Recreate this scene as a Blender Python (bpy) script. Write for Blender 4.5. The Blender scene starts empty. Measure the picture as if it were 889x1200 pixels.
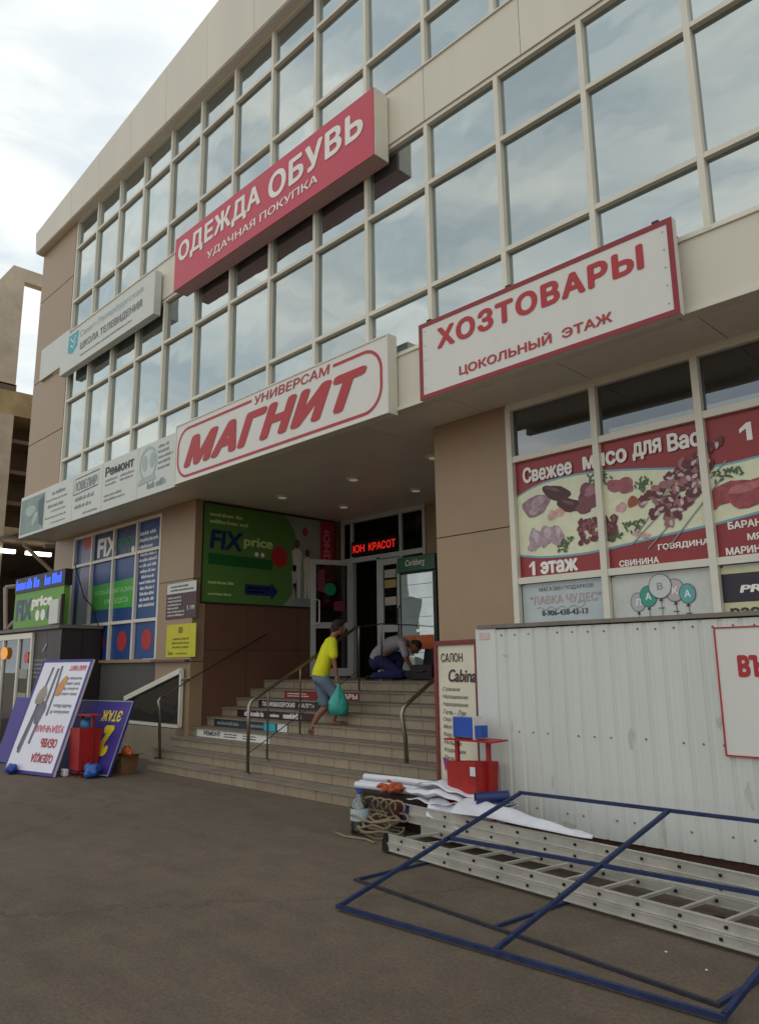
import bpy, bmesh, math, random
from mathutils import Vector, Matrix, geometry
random.seed(7)
S=bpy.context.scene
COL=S.collection
# ------------------------------------------------------------------ camera
YAW,PITCH,ROLL,F=.788,.1975,-.0128,878.5
cam=bpy.data.cameras.new('camera'); camo=bpy.data.objects.new('camera',cam); COL.objects.link(camo)
fw=Vector((-math.sin(YAW)*math.cos(PITCH),math.cos(YAW)*math.cos(PITCH),math.sin(PITCH)))
r0=Vector((math.cos(YAW),math.sin(YAW),0)); u0=r0.cross(fw)
r=math.cos(ROLL)*r0+math.sin(ROLL)*u0; u=-math.sin(ROLL)*r0+math.cos(ROLL)*u0
M=Matrix((r,u,-fw)).transposed().to_4x4(); M.translation=Vector((0,0,1.65)); camo.matrix_world=M
cam.sensor_fit='VERTICAL'; cam.sensor_height=24; cam.sensor_width=18; cam.lens=F/1200*24; cam.clip_end=2000; cam.clip_start=.05
S.camera=camo
# ------------------------------------------------------------------ world and sun
SUN_EL=math.radians(55); SUN_AZ=math.radians(-38)      # azimuth from +Y towards +X
sd=Vector((math.sin(SUN_AZ)*math.cos(SUN_EL),math.cos(SUN_AZ)*math.cos(SUN_EL),math.sin(SUN_EL)))
W=bpy.data.worlds.new("World"); S.world=W; W.use_nodes=True
nt=W.node_tree; nt.nodes.clear(); N=nt.nodes.new; Lk=nt.links.new
out=N('ShaderNodeOutputWorld'); bg=N('ShaderNodeBackground'); bg.inputs[1].default_value=1
sky=N('ShaderNodeTexSky'); sky.sky_type='NISHITA'; sky.sun_disc=False; sky.sun_elevation=SUN_EL; sky.sun_rotation=SUN_AZ
sky.dust_density=3.0; sky.air_density=1.2
sc=N('ShaderNodeVectorMath'); sc.operation='SCALE'; sc.inputs[3].default_value=.10; Lk(sky.outputs[0],sc.inputs[0])
tc=N('ShaderNodeTexCoord'); mp=N('ShaderNodeMapping'); mp.inputs['Scale'].default_value=(1.0,1.7,6.5); mp.inputs['Rotation'].default_value=(0.1,.15,.5)
Lk(tc.outputs['Generated'],mp.inputs[0])
nz=N('ShaderNodeTexNoise'); nz.inputs['Scale'].default_value=2.2; nz.inputs['Detail'].default_value=7; nz.inputs['Roughness'].default_value=.55; nz.inputs['Distortion'].default_value=.5
Lk(mp.outputs[0],nz.inputs[0])
rp=N('ShaderNodeValToRGB'); rp.color_ramp.elements[0].position=.38; rp.color_ramp.elements[0].color=(.82,.82,.82,1); rp.color_ramp.elements[1].position=.62; rp.color_ramp.elements[1].color=(1,1,1,1)
Lk(nz.outputs[0],rp.inputs[0])
cb=N('ShaderNodeValToRGB'); cb.color_ramp.elements[0].position=.35; cb.color_ramp.elements[0].color=(.72,.80,.83,1); cb.color_ramp.elements[1].position=.7; cb.color_ramp.elements[1].color=(1.16,1.12,1.04,1)
Lk(nz.outputs[0],cb.inputs[0])
mx=N('ShaderNodeMixRGB'); Lk(rp.outputs[0],mx.inputs[0]); Lk(sc.outputs[0],mx.inputs[1]); Lk(cb.outputs[0],mx.inputs[2])
Lk(mx.outputs[0],bg.inputs[0]); Lk(bg.outputs[0],out.inputs[0])
sl=bpy.data.lights.new('sun','SUN'); sl.energy=3.0; sl.angle=math.radians(.5); sl.color=(1,.95,.87)
so=bpy.data.objects.new('sun',sl); COL.objects.link(so); so.rotation_euler=sd.to_track_quat('Z','Y').to_euler(); so.location=(0,0,30)
S.view_settings.view_transform='Standard'; S.view_settings.look='None'; S.view_settings.gamma=1; S.view_settings.exposure=0.16
S.render.engine='CYCLES'
# ------------------------------------------------------------------ materials
def lin(h):
    h=h.lstrip('#'); c=[int(h[i:i+2],16)/255 for i in (0,2,4)]
    return tuple((x/12.92 if x<=.04045 else ((x+.055)/1.055)**2.4) for x in c)+(1,)
MATS={}
def mat(name,color,rough=.6,metal=0.0,var=.12,scale=6.0,bump=0.0,bscale=60.0,emit=0.0,spec=.5,streak=False,coat=0.0):
    if name in MATS: return MATS[name]
    m=bpy.data.materials.new(name); m.use_nodes=True; t=m.node_tree; p=t.nodes['Principled BSDF']
    c=lin(color) if isinstance(color,str) else tuple(color)+((1,) if len(color)==3 else ())
    p.inputs['Base Color'].default_value=c; p.inputs['Roughness'].default_value=rough; p.inputs['Metallic'].default_value=metal
    p.inputs['Specular IOR Level'].default_value=spec; p.inputs['Coat Weight'].default_value=coat
    g=t.nodes.new('ShaderNodeNewGeometry')
    if var>0:
        n=t.nodes.new('ShaderNodeTexNoise'); n.inputs['Scale'].default_value=scale; n.inputs['Detail'].default_value=6; n.inputs['Roughness'].default_value=.65
        if streak:
            mpp=t.nodes.new('ShaderNodeMapping'); mpp.inputs['Scale'].default_value=(1,1,.12); t.links.new(g.outputs['Position'],mpp.inputs[0]); t.links.new(mpp.outputs[0],n.inputs[0])
        else: t.links.new(g.outputs['Position'],n.inputs[0])
        rr=t.nodes.new('ShaderNodeMapRange'); rr.inputs[1].default_value=.3; rr.inputs[2].default_value=.7; rr.inputs[3].default_value=1-var; rr.inputs[4].default_value=1+var*.5
        t.links.new(n.outputs[0],rr.inputs[0])
        v=t.nodes.new('ShaderNodeVectorMath'); v.operation='SCALE'; v.inputs[0].default_value=c[:3]; t.links.new(rr.outputs[0],v.inputs[3]); t.links.new(v.outputs[0],p.inputs['Base Color'])
        r2=t.nodes.new('ShaderNodeMapRange'); r2.inputs[3].default_value=max(0.02,rough-.08); r2.inputs[4].default_value=min(1,rough+.1); t.links.new(n.outputs[0],r2.inputs[0]); t.links.new(r2.outputs[0],p.inputs['Roughness'])
    if bump>0:
        n2=t.nodes.new('ShaderNodeTexNoise'); n2.inputs['Scale'].default_value=bscale; n2.inputs['Detail'].default_value=4; t.links.new(g.outputs['Position'],n2.inputs[0])
        b=t.nodes.new('ShaderNodeBump'); b.inputs['Strength'].default_value=bump; b.inputs['Distance'].default_value=.02; t.links.new(n2.outputs[0],b.inputs['Height']); t.links.new(b.outputs[0],p.inputs['Normal'])
    if emit>0:
        p.inputs['Emission Color'].default_value=c; p.inputs['Emission Strength'].default_value=emit
    MATS[name]=m; return m
def glassmat(name,gl,base,fac,rough=.02,wob=.06,transp=0.0):
    if name in MATS: return MATS[name]
    m=bpy.data.materials.new(name); m.use_nodes=True; t=m.node_tree; t.nodes.clear()
    o=t.nodes.new('ShaderNodeOutputMaterial'); a=t.nodes.new('ShaderNodeBsdfGlossy'); a.inputs[0].default_value=gl+(1,); a.inputs['Roughness'].default_value=rough
    d=t.nodes.new('ShaderNodeBsdfDiffuse'); d.inputs[0].default_value=base+(1,)
    g=t.nodes.new('ShaderNodeNewGeometry')
    n=t.nodes.new('ShaderNodeTexNoise'); n.inputs['Scale'].default_value=1.3; n.inputs['Detail'].default_value=1.5; t.links.new(g.outputs['Position'],n.inputs[0])
    oi=t.nodes.new('ShaderNodeObjectInfo')
    b=t.nodes.new('ShaderNodeBump'); b.inputs['Strength'].default_value=wob; b.inputs['Distance'].default_value=.3; t.links.new(n.outputs[0],b.inputs['Height'])
    # every pane sits a little out of true
    wn=t.nodes.new('ShaderNodeTexWhiteNoise'); wn.noise_dimensions='1D'; t.links.new(oi.outputs['Random'],wn.inputs['W'])
    s1=t.nodes.new('ShaderNodeVectorMath'); s1.operation='SUBTRACT'; s1.inputs[1].default_value=(.5,.5,.5); t.links.new(wn.outputs['Color'],s1.inputs[0])
    s2=t.nodes.new('ShaderNodeVectorMath'); s2.operation='SCALE'; s2.inputs[3].default_value=.02; t.links.new(s1.outputs[0],s2.inputs[0])
    s3=t.nodes.new('ShaderNodeVectorMath'); t.links.new(b.outputs[0],s3.inputs[0]); t.links.new(s2.outputs[0],s3.inputs[1])
    s4=t.nodes.new('ShaderNodeVectorMath'); s4.operation='NORMALIZE'; t.links.new(s3.outputs[0],s4.inputs[0]); t.links.new(s4.outputs[0],a.inputs['Normal'])
    tv=t.nodes.new('ShaderNodeMapRange'); tv.inputs[3].default_value=.86; tv.inputs[4].default_value=1.06; t.links.new(oi.outputs['Random'],tv.inputs[0])
    ts=t.nodes.new('ShaderNodeVectorMath'); ts.operation='SCALE'; ts.inputs[0].default_value=gl; t.links.new(tv.outputs[0],ts.inputs[3]); t.links.new(ts.outputs[0],a.inputs[0])
    mxs=t.nodes.new('ShaderNodeMixShader'); mxs.inputs[0].default_value=fac; t.links.new(a.outputs[0],mxs.inputs[2])
    if transp>0:
        tr=t.nodes.new('ShaderNodeBsdfTransparent'); tr.inputs[0].default_value=(transp,transp,transp,1); t.links.new(tr.outputs[0],mxs.inputs[1])
    else: t.links.new(d.outputs[0],mxs.inputs[1])
    fr=t.nodes.new('ShaderNodeFresnel'); fr.inputs[0].default_value=1.6
    ad=t.nodes.new('ShaderNodeMath'); ad.operation='ADD'; ad.use_clamp=True; ad.inputs[1].default_value=fac; t.links.new(fr.outputs[0],ad.inputs[0]); t.links.new(ad.outputs[0],mxs.inputs[0])
    t.links.new(mxs.outputs[0],o.inputs[0]); MATS[name]=m; return m
# ground
gm=bpy.data.materials.new('asphalt'); gm.use_nodes=True; t=gm.node_tree; p=t.nodes['Principled BSDF']
g=t.nodes.new('ShaderNodeNewGeometry')
def noise(sc,det=5,ro=.6,src=None):
    n=t.nodes.new('ShaderNodeTexNoise'); n.inputs['Scale'].default_value=sc; n.inputs['Detail'].default_value=det; n.inputs['Roughness'].default_value=ro
    t.links.new(src or g.outputs['Position'],n.inputs[0]); return n
def ramp(n,els):
    rr=t.nodes.new('ShaderNodeValToRGB'); e=rr.color_ramp.elements
    while len(e)<len(els): e.new(.5)
    for i,(po,c) in enumerate(els): e[i].position=po; e[i].color=c+(1,)
    t.links.new(n.outputs[0],rr.inputs[0]); return rr
def mul(a,b,fac=1):
    m_=t.nodes.new('ShaderNodeMixRGB'); m_.blend_type='MULTIPLY'; m_.inputs[0].default_value=fac; t.links.new(a.outputs[0],m_.inputs[1]); t.links.new(b.outputs[0],m_.inputs[2]); return m_
big=ramp(noise(.45,4,.6),[(.3,(.112,.084,.059)),(.7,(.150,.115,.084))])
med=ramp(noise(3.5,6,.7),[(.3,(.78,.78,.8)),(.7,(1.12,1.1,1.06))])
fine=ramp(noise(42,6,.85),[(.32,(.45,.45,.45)),(.68,(1.5,1.5,1.48))])
spk=t.nodes.new('ShaderNodeTexVoronoi'); spk.inputs['Scale'].default_value=45; t.links.new(g.outputs['Position'],spk.inputs[0])
spr=ramp(spk,[(.0,(1.35,1.32,1.25)),(.14,(1,1,1))])
mps=t.nodes.new('ShaderNodeMapping'); mps.inputs['Rotation'].default_value=(0,0,.6); mps.inputs['Scale'].default_value=(.35,3.2,1); t.links.new(g.outputs['Position'],mps.inputs[0])
stk=ramp(noise(1.3,5,.6,mps.outputs[0]),[(.33,(.88,.87,.87)),(.5,(1,1,1))])
wv=t.nodes.new('ShaderNodeTexVoronoi'); wv.feature='DISTANCE_TO_EDGE'; wv.inputs['Scale'].default_value=.24
wn_=noise(1.7,6,.7); vm=t.nodes.new('ShaderNodeMixRGB'); vm.blend_type='ADD'; vm.inputs[0].default_value=.9; t.links.new(g.outputs['Position'],vm.inputs[1]); t.links.new(wn_.outputs['Color'],vm.inputs[2]); t.links.new(vm.outputs[0],wv.inputs[0])
crk=ramp(wv,[(.0,(.74,.72,.70)),(.008,(1,1,1))])
fin=mul(mul(mul(mul(big,med),fine,.75),spr,.9),mul(stk,crk))
t.links.new(fin.outputs[0],p.inputs['Base Color']); p.inputs['Roughness'].default_value=.92
bp=t.nodes.new('ShaderNodeBump'); bp.inputs['Strength'].default_value=.5; bp.inputs['Distance'].default_value=.012; t.links.new(noise(70,6,.8).outputs[0],bp.inputs['Height']); t.links.new(bp.outputs[0],p.inputs['Normal'])
MATS['asphalt']=gm

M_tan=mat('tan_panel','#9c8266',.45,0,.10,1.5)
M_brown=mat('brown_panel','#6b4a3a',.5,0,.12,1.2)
M_white=mat('cream_panel','#d6d0c0',.45,0,.10,1.2,streak=True)
M_soff=mat('soffit_panel','#dcd6ca',.35,0,.08,1.5)
M_alu=mat('aluminium_frame','#d9d5c6',.45,0,.06,3)
M_dfr=mat('door_frame','#c3c5c4',.4,0.1,.08,5)
M_joint=mat('dark_joint','#3a332c',.8)
M_win=glassmat('tinted_glass',(.63,.69,.69),(.06,.078,.085),.60,wob=.03)
M_shop=glassmat('shop_glass',(.5,.53,.56),(.02,.022,.025),.30,wob=.006,transp=.35)
M_dark=mat('dark_interior','#15110f',.9)
M_door=glassmat('door_glass',(.5,.5,.5),(.02,.02,.02),.03,transp=.82)
M_tile=mat('stair_tile','#968772',.45,0,.16,3,bump=.05)
M_tread=mat('tread_tile','#83786a',.55,0,.2,4)
M_grout=mat('grout','#5e554a',.9)
M_steel=mat('stainless_steel','#948c80',.33,1.0,.05,8)
M_red=mat('sign_red','#b02a30',.5,0,.06,2)
M_dred=mat('border_red','#8d2128',.5,0,.08,2)
M_pink=mat('sign_crimson','#c43c52',.45,0,.06,2)
M_sign=mat('sign_white','#d8d6d0',.45,0,.05,2,streak=True)
M_sign2=mat('sign_offwhite','#ccd0ca',.5,0,.06,2)
M_txtw=mat('print_white','#eeeae4',.5)
M_txtd=mat('print_dark','#3a3a3e',.6,0,0)
M_txtg=mat('print_grey','#8b9495',.6,0,0)
M_blue=mat('film_blue','#1a4480',.4,0,.08,2)
M_navy=mat('film_navy','#182a60',.4,0,.08,2)
M_green=mat('film_green','#3fa23a',.4,0,.08,2)
M_dgreen=mat('film_dark_green','#14602a',.4,0,.08,2)
M_lime=mat('lime_print','#5f9a34',.5,0,.06,2)
M_purple=mat('board_purple','#3c2c86',.5,0,.1,3)
M_yel=mat('print_yellow','#e0c81e',.5,0,.05,3)
M_teal=mat('print_teal','#2aa6b4',.5,0,.05,3)
M_cont=mat('painted_sheet','#cfd1cb',.5,0,.10,2.4,streak=True)
M_rust=mat('rusty_channel','#4a2a22',.8,0,.3,8)
M_redp=mat('red_paint','#a51c17',.5,0,.3,9,bump=.1)
M_bluep=mat('blue_paint','#1f4fae',.4,0,.12,6)
M_bar=mat('chipped_blue_bar','#27355c',.5,.2,.4,14,bump=.15)
M_barr=mat('rusted_bar','#34343f',.6,.2,.3,14,bump=.2)
M_aluL=mat('ladder_aluminium','#c4c0b6',.40,.45,.16,5,bump=.08)
M_paper=mat('white_banner_vinyl','#d4d4dc',.45,0,.12,9)
M_rope=mat('rope','#8a7a60',.9,0,.25,30)
M_org=mat('orange_cloth','#a8502e',.9,0,.2,12)
M_card=mat('cardboard','#7a5c3c',.9,0,.15,5)
M_maroon=mat('maroon_print','#4a2d33',.5,0,.08,3)
M_conc=mat('stained_concrete','#b3a896',.9,0,.25,1.3)
M_concd=mat('dark_concrete','#6a5c4e',.9,0,.4,1.0)  # darker concrete tone with strong random mottling
M_ocre=mat('ochre_concrete','#9c8b66',.9,0,.35,1.5)
# ------------------------------------------------------------------ helpers
ORG={}
def thing(name,label,cat,loc=(0,0,0),group=None):
    o=bpy.data.objects.new(name,None); o.empty_display_size=.2; COL.objects.link(o); o.location=loc; o['label']=label; o['category']=cat
    if group: o['group']=group
    ORG[o]=Vector(loc); return o
def tag(o,label,cat,group=None):
    o['label']=label; o['category']=cat
    if group:o['group']=group
    return o
class Fr:
    """a plane: o = lower-left corner, ux, uy unit vectors, n = normal"""
    def __init__(s,o,ux=(1,0,0),uy=(0,0,1)):
        s.o=Vector(o); s.x=Vector(ux).normalized(); s.y=Vector(uy).normalized(); s.n=s.x.cross(s.y)
    def p(s,a,b,c=0): return s.o+s.x*a+s.y*b+s.n*c
class MB:
    def __init__(s): s.v=[];s.f=[];s.letters=[];s.small=False
    def add(s,vs,fs):
        k=len(s.v); s.v+= [Vector(q) for q in vs]; s.f+=[tuple(i+k for i in f) for f in fs]; return s
    def box(s,x0,x1,y0,y1,z0,z1):
        return s.hexa([(x0,y0,z0),(x1,y0,z0),(x1,y1,z0),(x0,y1,z0),(x0,y0,z1),(x1,y0,z1),(x1,y1,z1),(x0,y1,z1)])
    def hexa(s,P): return s.add(P,[(0,3,2,1),(4,5,6,7),(0,1,5,4),(1,2,6,5),(2,3,7,6),(3,0,4,7)])
    def fbox(s,fr,a0,a1,b0,b1,c0,c1):
        return s.hexa([fr.p(a0,b0,c0),fr.p(a1,b0,c0),fr.p(a1,b1,c0),fr.p(a0,b1,c0),fr.p(a0,b0,c1),fr.p(a1,b0,c1),fr.p(a1,b1,c1),fr.p(a0,b1,c1)])
    def tube(s,pts,r,n=8,cap=True,closed=False):
        pts=[Vector(q) for q in pts]; m=len(pts); R=r if isinstance(r,(list,tuple)) else [r]*m
        rings=[]; up=None
        for i,q in enumerate(pts):
            if closed: d=(pts[(i+1)%m]-pts[i-1])
            else: d=(pts[min(i+1,m-1)]-pts[max(i-1,0)])
            d.normalize()
            if up is None: a=d.orthogonal().normalized()
            else:
                a=up-d*up.dot(d); a=a.normalized() if a.length>1e-6 else d.orthogonal().normalized()
            up=a; b=d.cross(a)
            rr=R[i]; ra,rb=(rr if isinstance(rr,tuple) else (rr,rr))
            rings.append([q+a*math.cos(2*math.pi*j/n)*ra+b*math.sin(2*math.pi*j/n)*rb for j in range(n)])
        k=len(s.v)
        for g_ in rings: s.v+=g_
        for i in range(m-(0 if closed else 1)):
            i2=(i+1)%m
            for j in range(n): s.f.append((k+i*n+j,k+i*n+(j+1)%n,k+i2*n+(j+1)%n,k+i2*n+j))
        if cap and not closed:
            s.f.append(tuple(k+j for j in reversed(range(n)))); s.f.append(tuple(k+(m-1)*n+j for j in range(n)))
        return s
    def bar(s,p0,p1,w=.03,h=None,up=(0,0,1)):
        p0=Vector(p0);p1=Vector(p1);d=(p1-p0).normalized(); h=h or w; u_=Vector(up); a=d.cross(u_).normalized()*w/2; b=a.cross(d).normalized()*h/2
        return s.hexa([p0-a-b,p0+a-b,p1+a-b,p1-a-b,p0-a+b,p0+a+b,p1+a+b,p1-a+b])
    def poly(s,fr,pts,c=.003,th=0):
        vs=[fr.p(a,b,c) for a,b in pts]; k=len(s.v); s.v+=vs; n=len(pts); s.f.append(tuple(range(k,k+n)))
        return s
    def disc(s,fr,cx,cy,rx,ry=None,c=.003,n=28,a0=0,a1=2*math.pi):
        ry=ry or rx; return s.poly(fr,[(cx+rx*math.cos(a0+(a1-a0)*i/n),cy+ry*math.sin(a0+(a1-a0)*i/n)) for i in range(n)],c)
    def ring(s,fr,pts,w,c=.003,closed=False):
        m=len(pts); P=[Vector((a,b)) for a,b in pts]; L=[];Rr=[]
        for i in range(m):
            if closed: d=P[(i+1)%m]-P[i-1]
            else: d=P[min(i+1,m-1)]-P[max(i-1,0)]
            d.normalize(); nn=Vector((-d.y,d.x))*w/2; L.append(P[i]+nn); Rr.append(P[i]-nn)
        k=len(s.v); s.v+=[fr.p(q.x,q.y,c) for q in L]+[fr.p(q.x,q.y,c) for q in Rr]
        for i in range(m if closed else m-1):
            j=(i+1)%m; s.f.append((k+m+i,k+m+j,k+j,k+i))
        return s
    def blob(s,fr,cx,cy,rx,ry,c=.003,n=22,j=.12,rot=0,seed=None):
        rd=random.Random(seed if seed is not None else int(cx*997+cy*131)); pts=[]
        ph=[rd.uniform(0,6.28) for _ in range(4)]
        for i in range(n):
            a=2*math.pi*i/n; k=1+j*(math.sin(2*a+ph[0])*.6+math.sin(3*a+ph[1])*.6+math.sin(5*a+ph[2])*.4)+rd.uniform(-j,j)*.3
            x=rx*k*math.cos(a);y=ry*k*math.sin(a); pts.append((cx+x*math.cos(rot)-y*math.sin(rot),cy+x*math.sin(rot)+y*math.cos(rot)))
        return s.poly(fr,pts,c)
    def ell(s,c,r,n=12,m=8,rot=None):
        c=Vector(c);k=len(s.v);rot=rot or Matrix.Identity(3)
        for i in range(m+1):
            t_=math.pi*i/m
            for j in range(n):
                a=2*math.pi*j/n; s.v.append(c+rot@Vector((r[0]*math.sin(t_)*math.cos(a),r[1]*math.sin(t_)*math.sin(a),r[2]*math.cos(t_))))
        for i in range(m):
            for j in range(n): s.f.append((k+i*n+j,k+(i+1)*n+j,k+(i+1)*n+(j+1)%n,k+i*n+(j+1)%n))
        return s
    def build(s,name,m,parent=None,smooth=False,bevel=0,kind=None,label=None,remesh=0,sm=0):
        org=ORG.get(parent,Vector((0,0,0))) if parent else Vector((0,0,0))
        me=bpy.data.meshes.new(name); me.from_pydata([tuple(q-org) for q in s.v],[],s.f); me.update()
        if m: me.materials.append(m)
        o=bpy.data.objects.new(name,me); COL.objects.link(o)
        if parent: o.parent=parent
        ORG[o]=org
        if smooth:
            for q in me.polygons: q.use_smooth=True
        if bevel:
            b=o.modifiers.new('bevel','BEVEL'); b.width=bevel; b.segments=2; b.limit_method='ANGLE'
        if remesh:
            q=o.modifiers.new('remesh','REMESH'); q.mode='VOXEL'; q.voxel_size=remesh; q.use_smooth_shade=True
            if sm: q=o.modifiers.new('smooth','SMOOTH'); q.factor=.5; q.iterations=sm
        if kind: o['kind']=kind
        if label: o['label']=label
        return o
def top(o,base):
    """turn a single world-space mesh into a thing whose origin is at its base"""
    b=Vector(base); o.data.transform(Matrix.Translation(-b)); o.location=b; ORG[o]=b; return o
_TX={}
def glyphs(s):
    """clusters (letters) of a string in em units, flat triangles"""
    if s in _TX: return _TX[s]
    c=bpy.data.curves.new('t','FONT'); c.body=s; c.size=1; c.resolution_u=3
    o=bpy.data.objects.new('t',c); COL.objects.link(o); bpy.context.view_layer.update()
    dg=bpy.context.evaluated_depsgraph_get(); cu=o.to_curve(dg)
    cont=[]
    for sp in cu.splines:
        P=[]
        if sp.type=='BEZIER':
            bp_=sp.bezier_points; m=len(bp_)
            for k in range(m):
                a,b=bp_[k],bp_[(k+1)%m]
                if (a.co-b.co).length<1e-7: continue
                st=(a.handle_right-a.co).normalized().cross((b.co-a.co).normalized()).length<.02 and (b.handle_left-b.co).normalized().cross((b.co-a.co).normalized()).length<.02
                if st: P.append(a.co.copy())
                else: P+=geometry.interpolate_bezier(a.co,a.handle_right,b.handle_left,b.co,5)[:-1]
        else: P=[Vector(q.co[:3]) for q in sp.points]
        P=[(q.x,q.y) for q in P]
        if len(P)>2: cont.append((P,sum(P[k-1][0]*P[k][1]-P[k][0]*P[k-1][1] for k in range(len(P)))/2))
    o.to_curve_clear(); bpy.data.objects.remove(o); bpy.data.curves.remove(c)
    sg=max(cont,key=lambda q:abs(q[1]))[1]; sg=1 if sg>0 else -1
    def inside(p,P):
        r_=False
        for k in range(len(P)):
            (x1,y1),(x2,y2)=P[k-1],P[k]
            if (y1>p[1])!=(y2>p[1]) and p[0]<(x2-x1)*(p[1]-y1)/(y2-y1)+x1: r_=not r_
        return r_
    def wind(p,CC):
        w_=0
        for P in CC:
            for k in range(len(P)):
                (x1,y1),(x2,y2)=P[k-1],P[k]
                if (y1>p[1])!=(y2>p[1]) and p[0]<(x2-x1)*(p[1]-y1)/(y2-y1)+x1: w_+=1 if y2>y1 else -1
        return w_
    L=sorted([[min(a for a,_ in P),max(a for a,_ in P),[P]] for P,ar in cont],key=lambda q:q[0]); G=[]
    for a,b,ff in L:
        if G and a<G[-1][1]-.02: G[-1][1]=max(G[-1][1],b); G[-1][2]+=ff
        else: G.append([a,b,list(ff)])
    out_=[]
    for a,b,CC in G:
        V=[];Eg=[]
        for P in CC:
            k=len(V); V+=[Vector(q) for q in P]; Eg+=[(k+i,k+(i+1)%len(P)) for i in range(len(P))]
        r_=geometry.delaunay_2d_cdt(V,Eg,[],0,1e-6)
        vs=[(q.x,q.y) for q in r_[0]]; fs=[tuple(f) for f in r_[2] if wind((sum(vs[q][0] for q in f)/3,sum(vs[q][1] for q in f)/3),CC)!=0]
        out_.append((vs,fs))
    _TX[s]=out_; return out_
def text(mb,fr,s,x,y,w,h,c=.004,bold=.02,shear=0.0,warp=None,split=None,track=0.0):
    G=[([(a+track*i,b) for a,b in vs],fs) for i,(vs,fs) in enumerate(glyphs(s))]; bo=bold*1.35
    sh=[(0,0)] if bo<=.004 else [(bo*math.cos(k*math.pi/4),bo*.8*math.sin(k*math.pi/4)) for k in range(8)]+[(0,0)]
    al=[(a+shear*b,b) for vs,_ in G for a,b in vs]
    x0=min(a for a,_ in al)-bo;x1=max(a for a,_ in al)+bo;y0=min(b for _,b in al)-bo*.8;y1=max(b for _,b in al)+bo*.8
    if split is None: split=h>=.115
    for li,(vs,fs) in enumerate(G):
        t_=MB() if split else mb
        for n_,(dx,dy) in enumerate(sh):
            k=len(t_.v)
            for a,b in vs:
                a=a+shear*b; X=x+(a+dx-x0)/(x1-x0)*w; Y_=y+(b+dy-y0)/(y1-y0)*h
                if warp: X,Y_=warp(X,Y_)
                t_.v.append(fr.p(X,Y_,c+n_*.00016+(li%2)*.0016))
            t_.f+=[tuple(i+k for i in f) for f in fs]
        if split: mb.letters.append(t_)
    return mb
def dashes(mb,fr,x,y,w,h,rows,c=.004,fill=.55,al='l',seed=1):
    """rows of print too small to read in the photograph"""
    mb.small=True; rd=random.Random(seed+int(x*100)); rh=h/rows
    for i in range(rows):
        yy=y+h-(i+1)*rh+rh*(1-fill)/2; L=w*rd.uniform(.62,1); xx=x if al=='l' else x+(w-L)/2; end=xx+L
        while xx<end:
            ww=min(rd.uniform(.6,2.6)*rh,end-xx); q=xx
            while q<xx+ww:
                cw=rh*.30; hh=rh*fill*rd.choice((.7,.7,1))
                mb.poly(fr,[(q,yy),(q+cw*.75,yy),(q+cw*.75,yy+hh),(q,yy+hh)],c); q+=cw
            xx+=ww+rh*.35
    return mb
def panel(name,label,cat,fr,w,h,depth,m,border=None,bw=.05,edge=None,group=None,pname='panel'):
    t_=thing(name,label,cat,fr.p(w/2,0,0),group)
    MB().fbox(fr,0,w,0,h,-depth,0).build(pname,m,t_)
    if border:
        b=MB(); b.fbox(fr,0,w,0,bw,0,.006).fbox(fr,0,w,h-bw,h,0,.006).fbox(fr,0,bw,bw,h-bw,0,.006).fbox(fr,w-bw,w,bw,h-bw,0,.006); b.build('border',border,t_)
    return t_
def prints(t_,fr,m,fn,name='lettering'):
    b=MB(); fn(b); o=None
    if b.v:
        o=b.build('small_print' if b.small else name,m,t_)
        if b.small or (name=='lettering'): o['kind']='stuff'
    if b.letters:
        e=bpy.data.objects.new('lettering',None); e.empty_display_size=.1; COL.objects.link(e); e.parent=t_; ORG[e]=ORG[t_]
        for q in b.letters: q.build('letter',m,e)
        o=o or e
    return o
FAC=lambda x,y,z: Fr((x,y,z))          # plane facing the street (-Y)
def struct(o): o['kind']='structure'; return o
# ------------------------------------------------------------------ ground
struct(MB().add([(-400,-400,0),(400,-400,0),(400,400,0),(-400,400,0)],[(0,1,2,3)]).build('ground',gm))
# ------------------------------------------------------------------ the shopping centre
X0=-16.08; SP=1.070; NB=20; XR=X0+SP*NB; YF=6.25
zC,zB,zA,zT=5.328,6.031,7.388,8.225
zG,zD,zE,zF=9.066,9.769,11.109,11.80
SOF=4.605
B=thing('shopping_centre','three storey shopping centre with tinted glass grid, cream bands and tan panels','building',(-6,9,0))
# dark body behind the glass
YB=26
MB().box(-18.0,XR+1.2,YF+.16,YB,SOF+.5,12.0).build('core',M_dark,B)
MB().box(-17.9,-11.9,7.3,YB,.0,SOF+.5).box(-6.0,-5.05,7.25,YB,0,SOF+.5).build('lower_core',M_dark,B)
# room behind the right-hand shop windows
MB().box(-5.05,XR+1.2,11.5,YB,0,SOF+.5).box(-5.05,XR+1.2,7.2,11.5,SOF-.02,SOF+.3).box(-5.05,XR+1.2,7.2,11.5,1.2,1.4).build('shop_room',mat('room_grey','#4c4844',.9),B)
for i in range(3):
    yy=8.3+i*.75; MB().box(-4.3,-1.6,yy,yy+.12,4.38,4.44).build('strip_lamp',mat('strip_lamp','#fff2dc',.5,0,0,emit=1.3),B)
MB().box(-18.3,XR+1.4,6.25,YB+.2,12.0,12.3).build('roof',M_conc,B)
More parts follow.
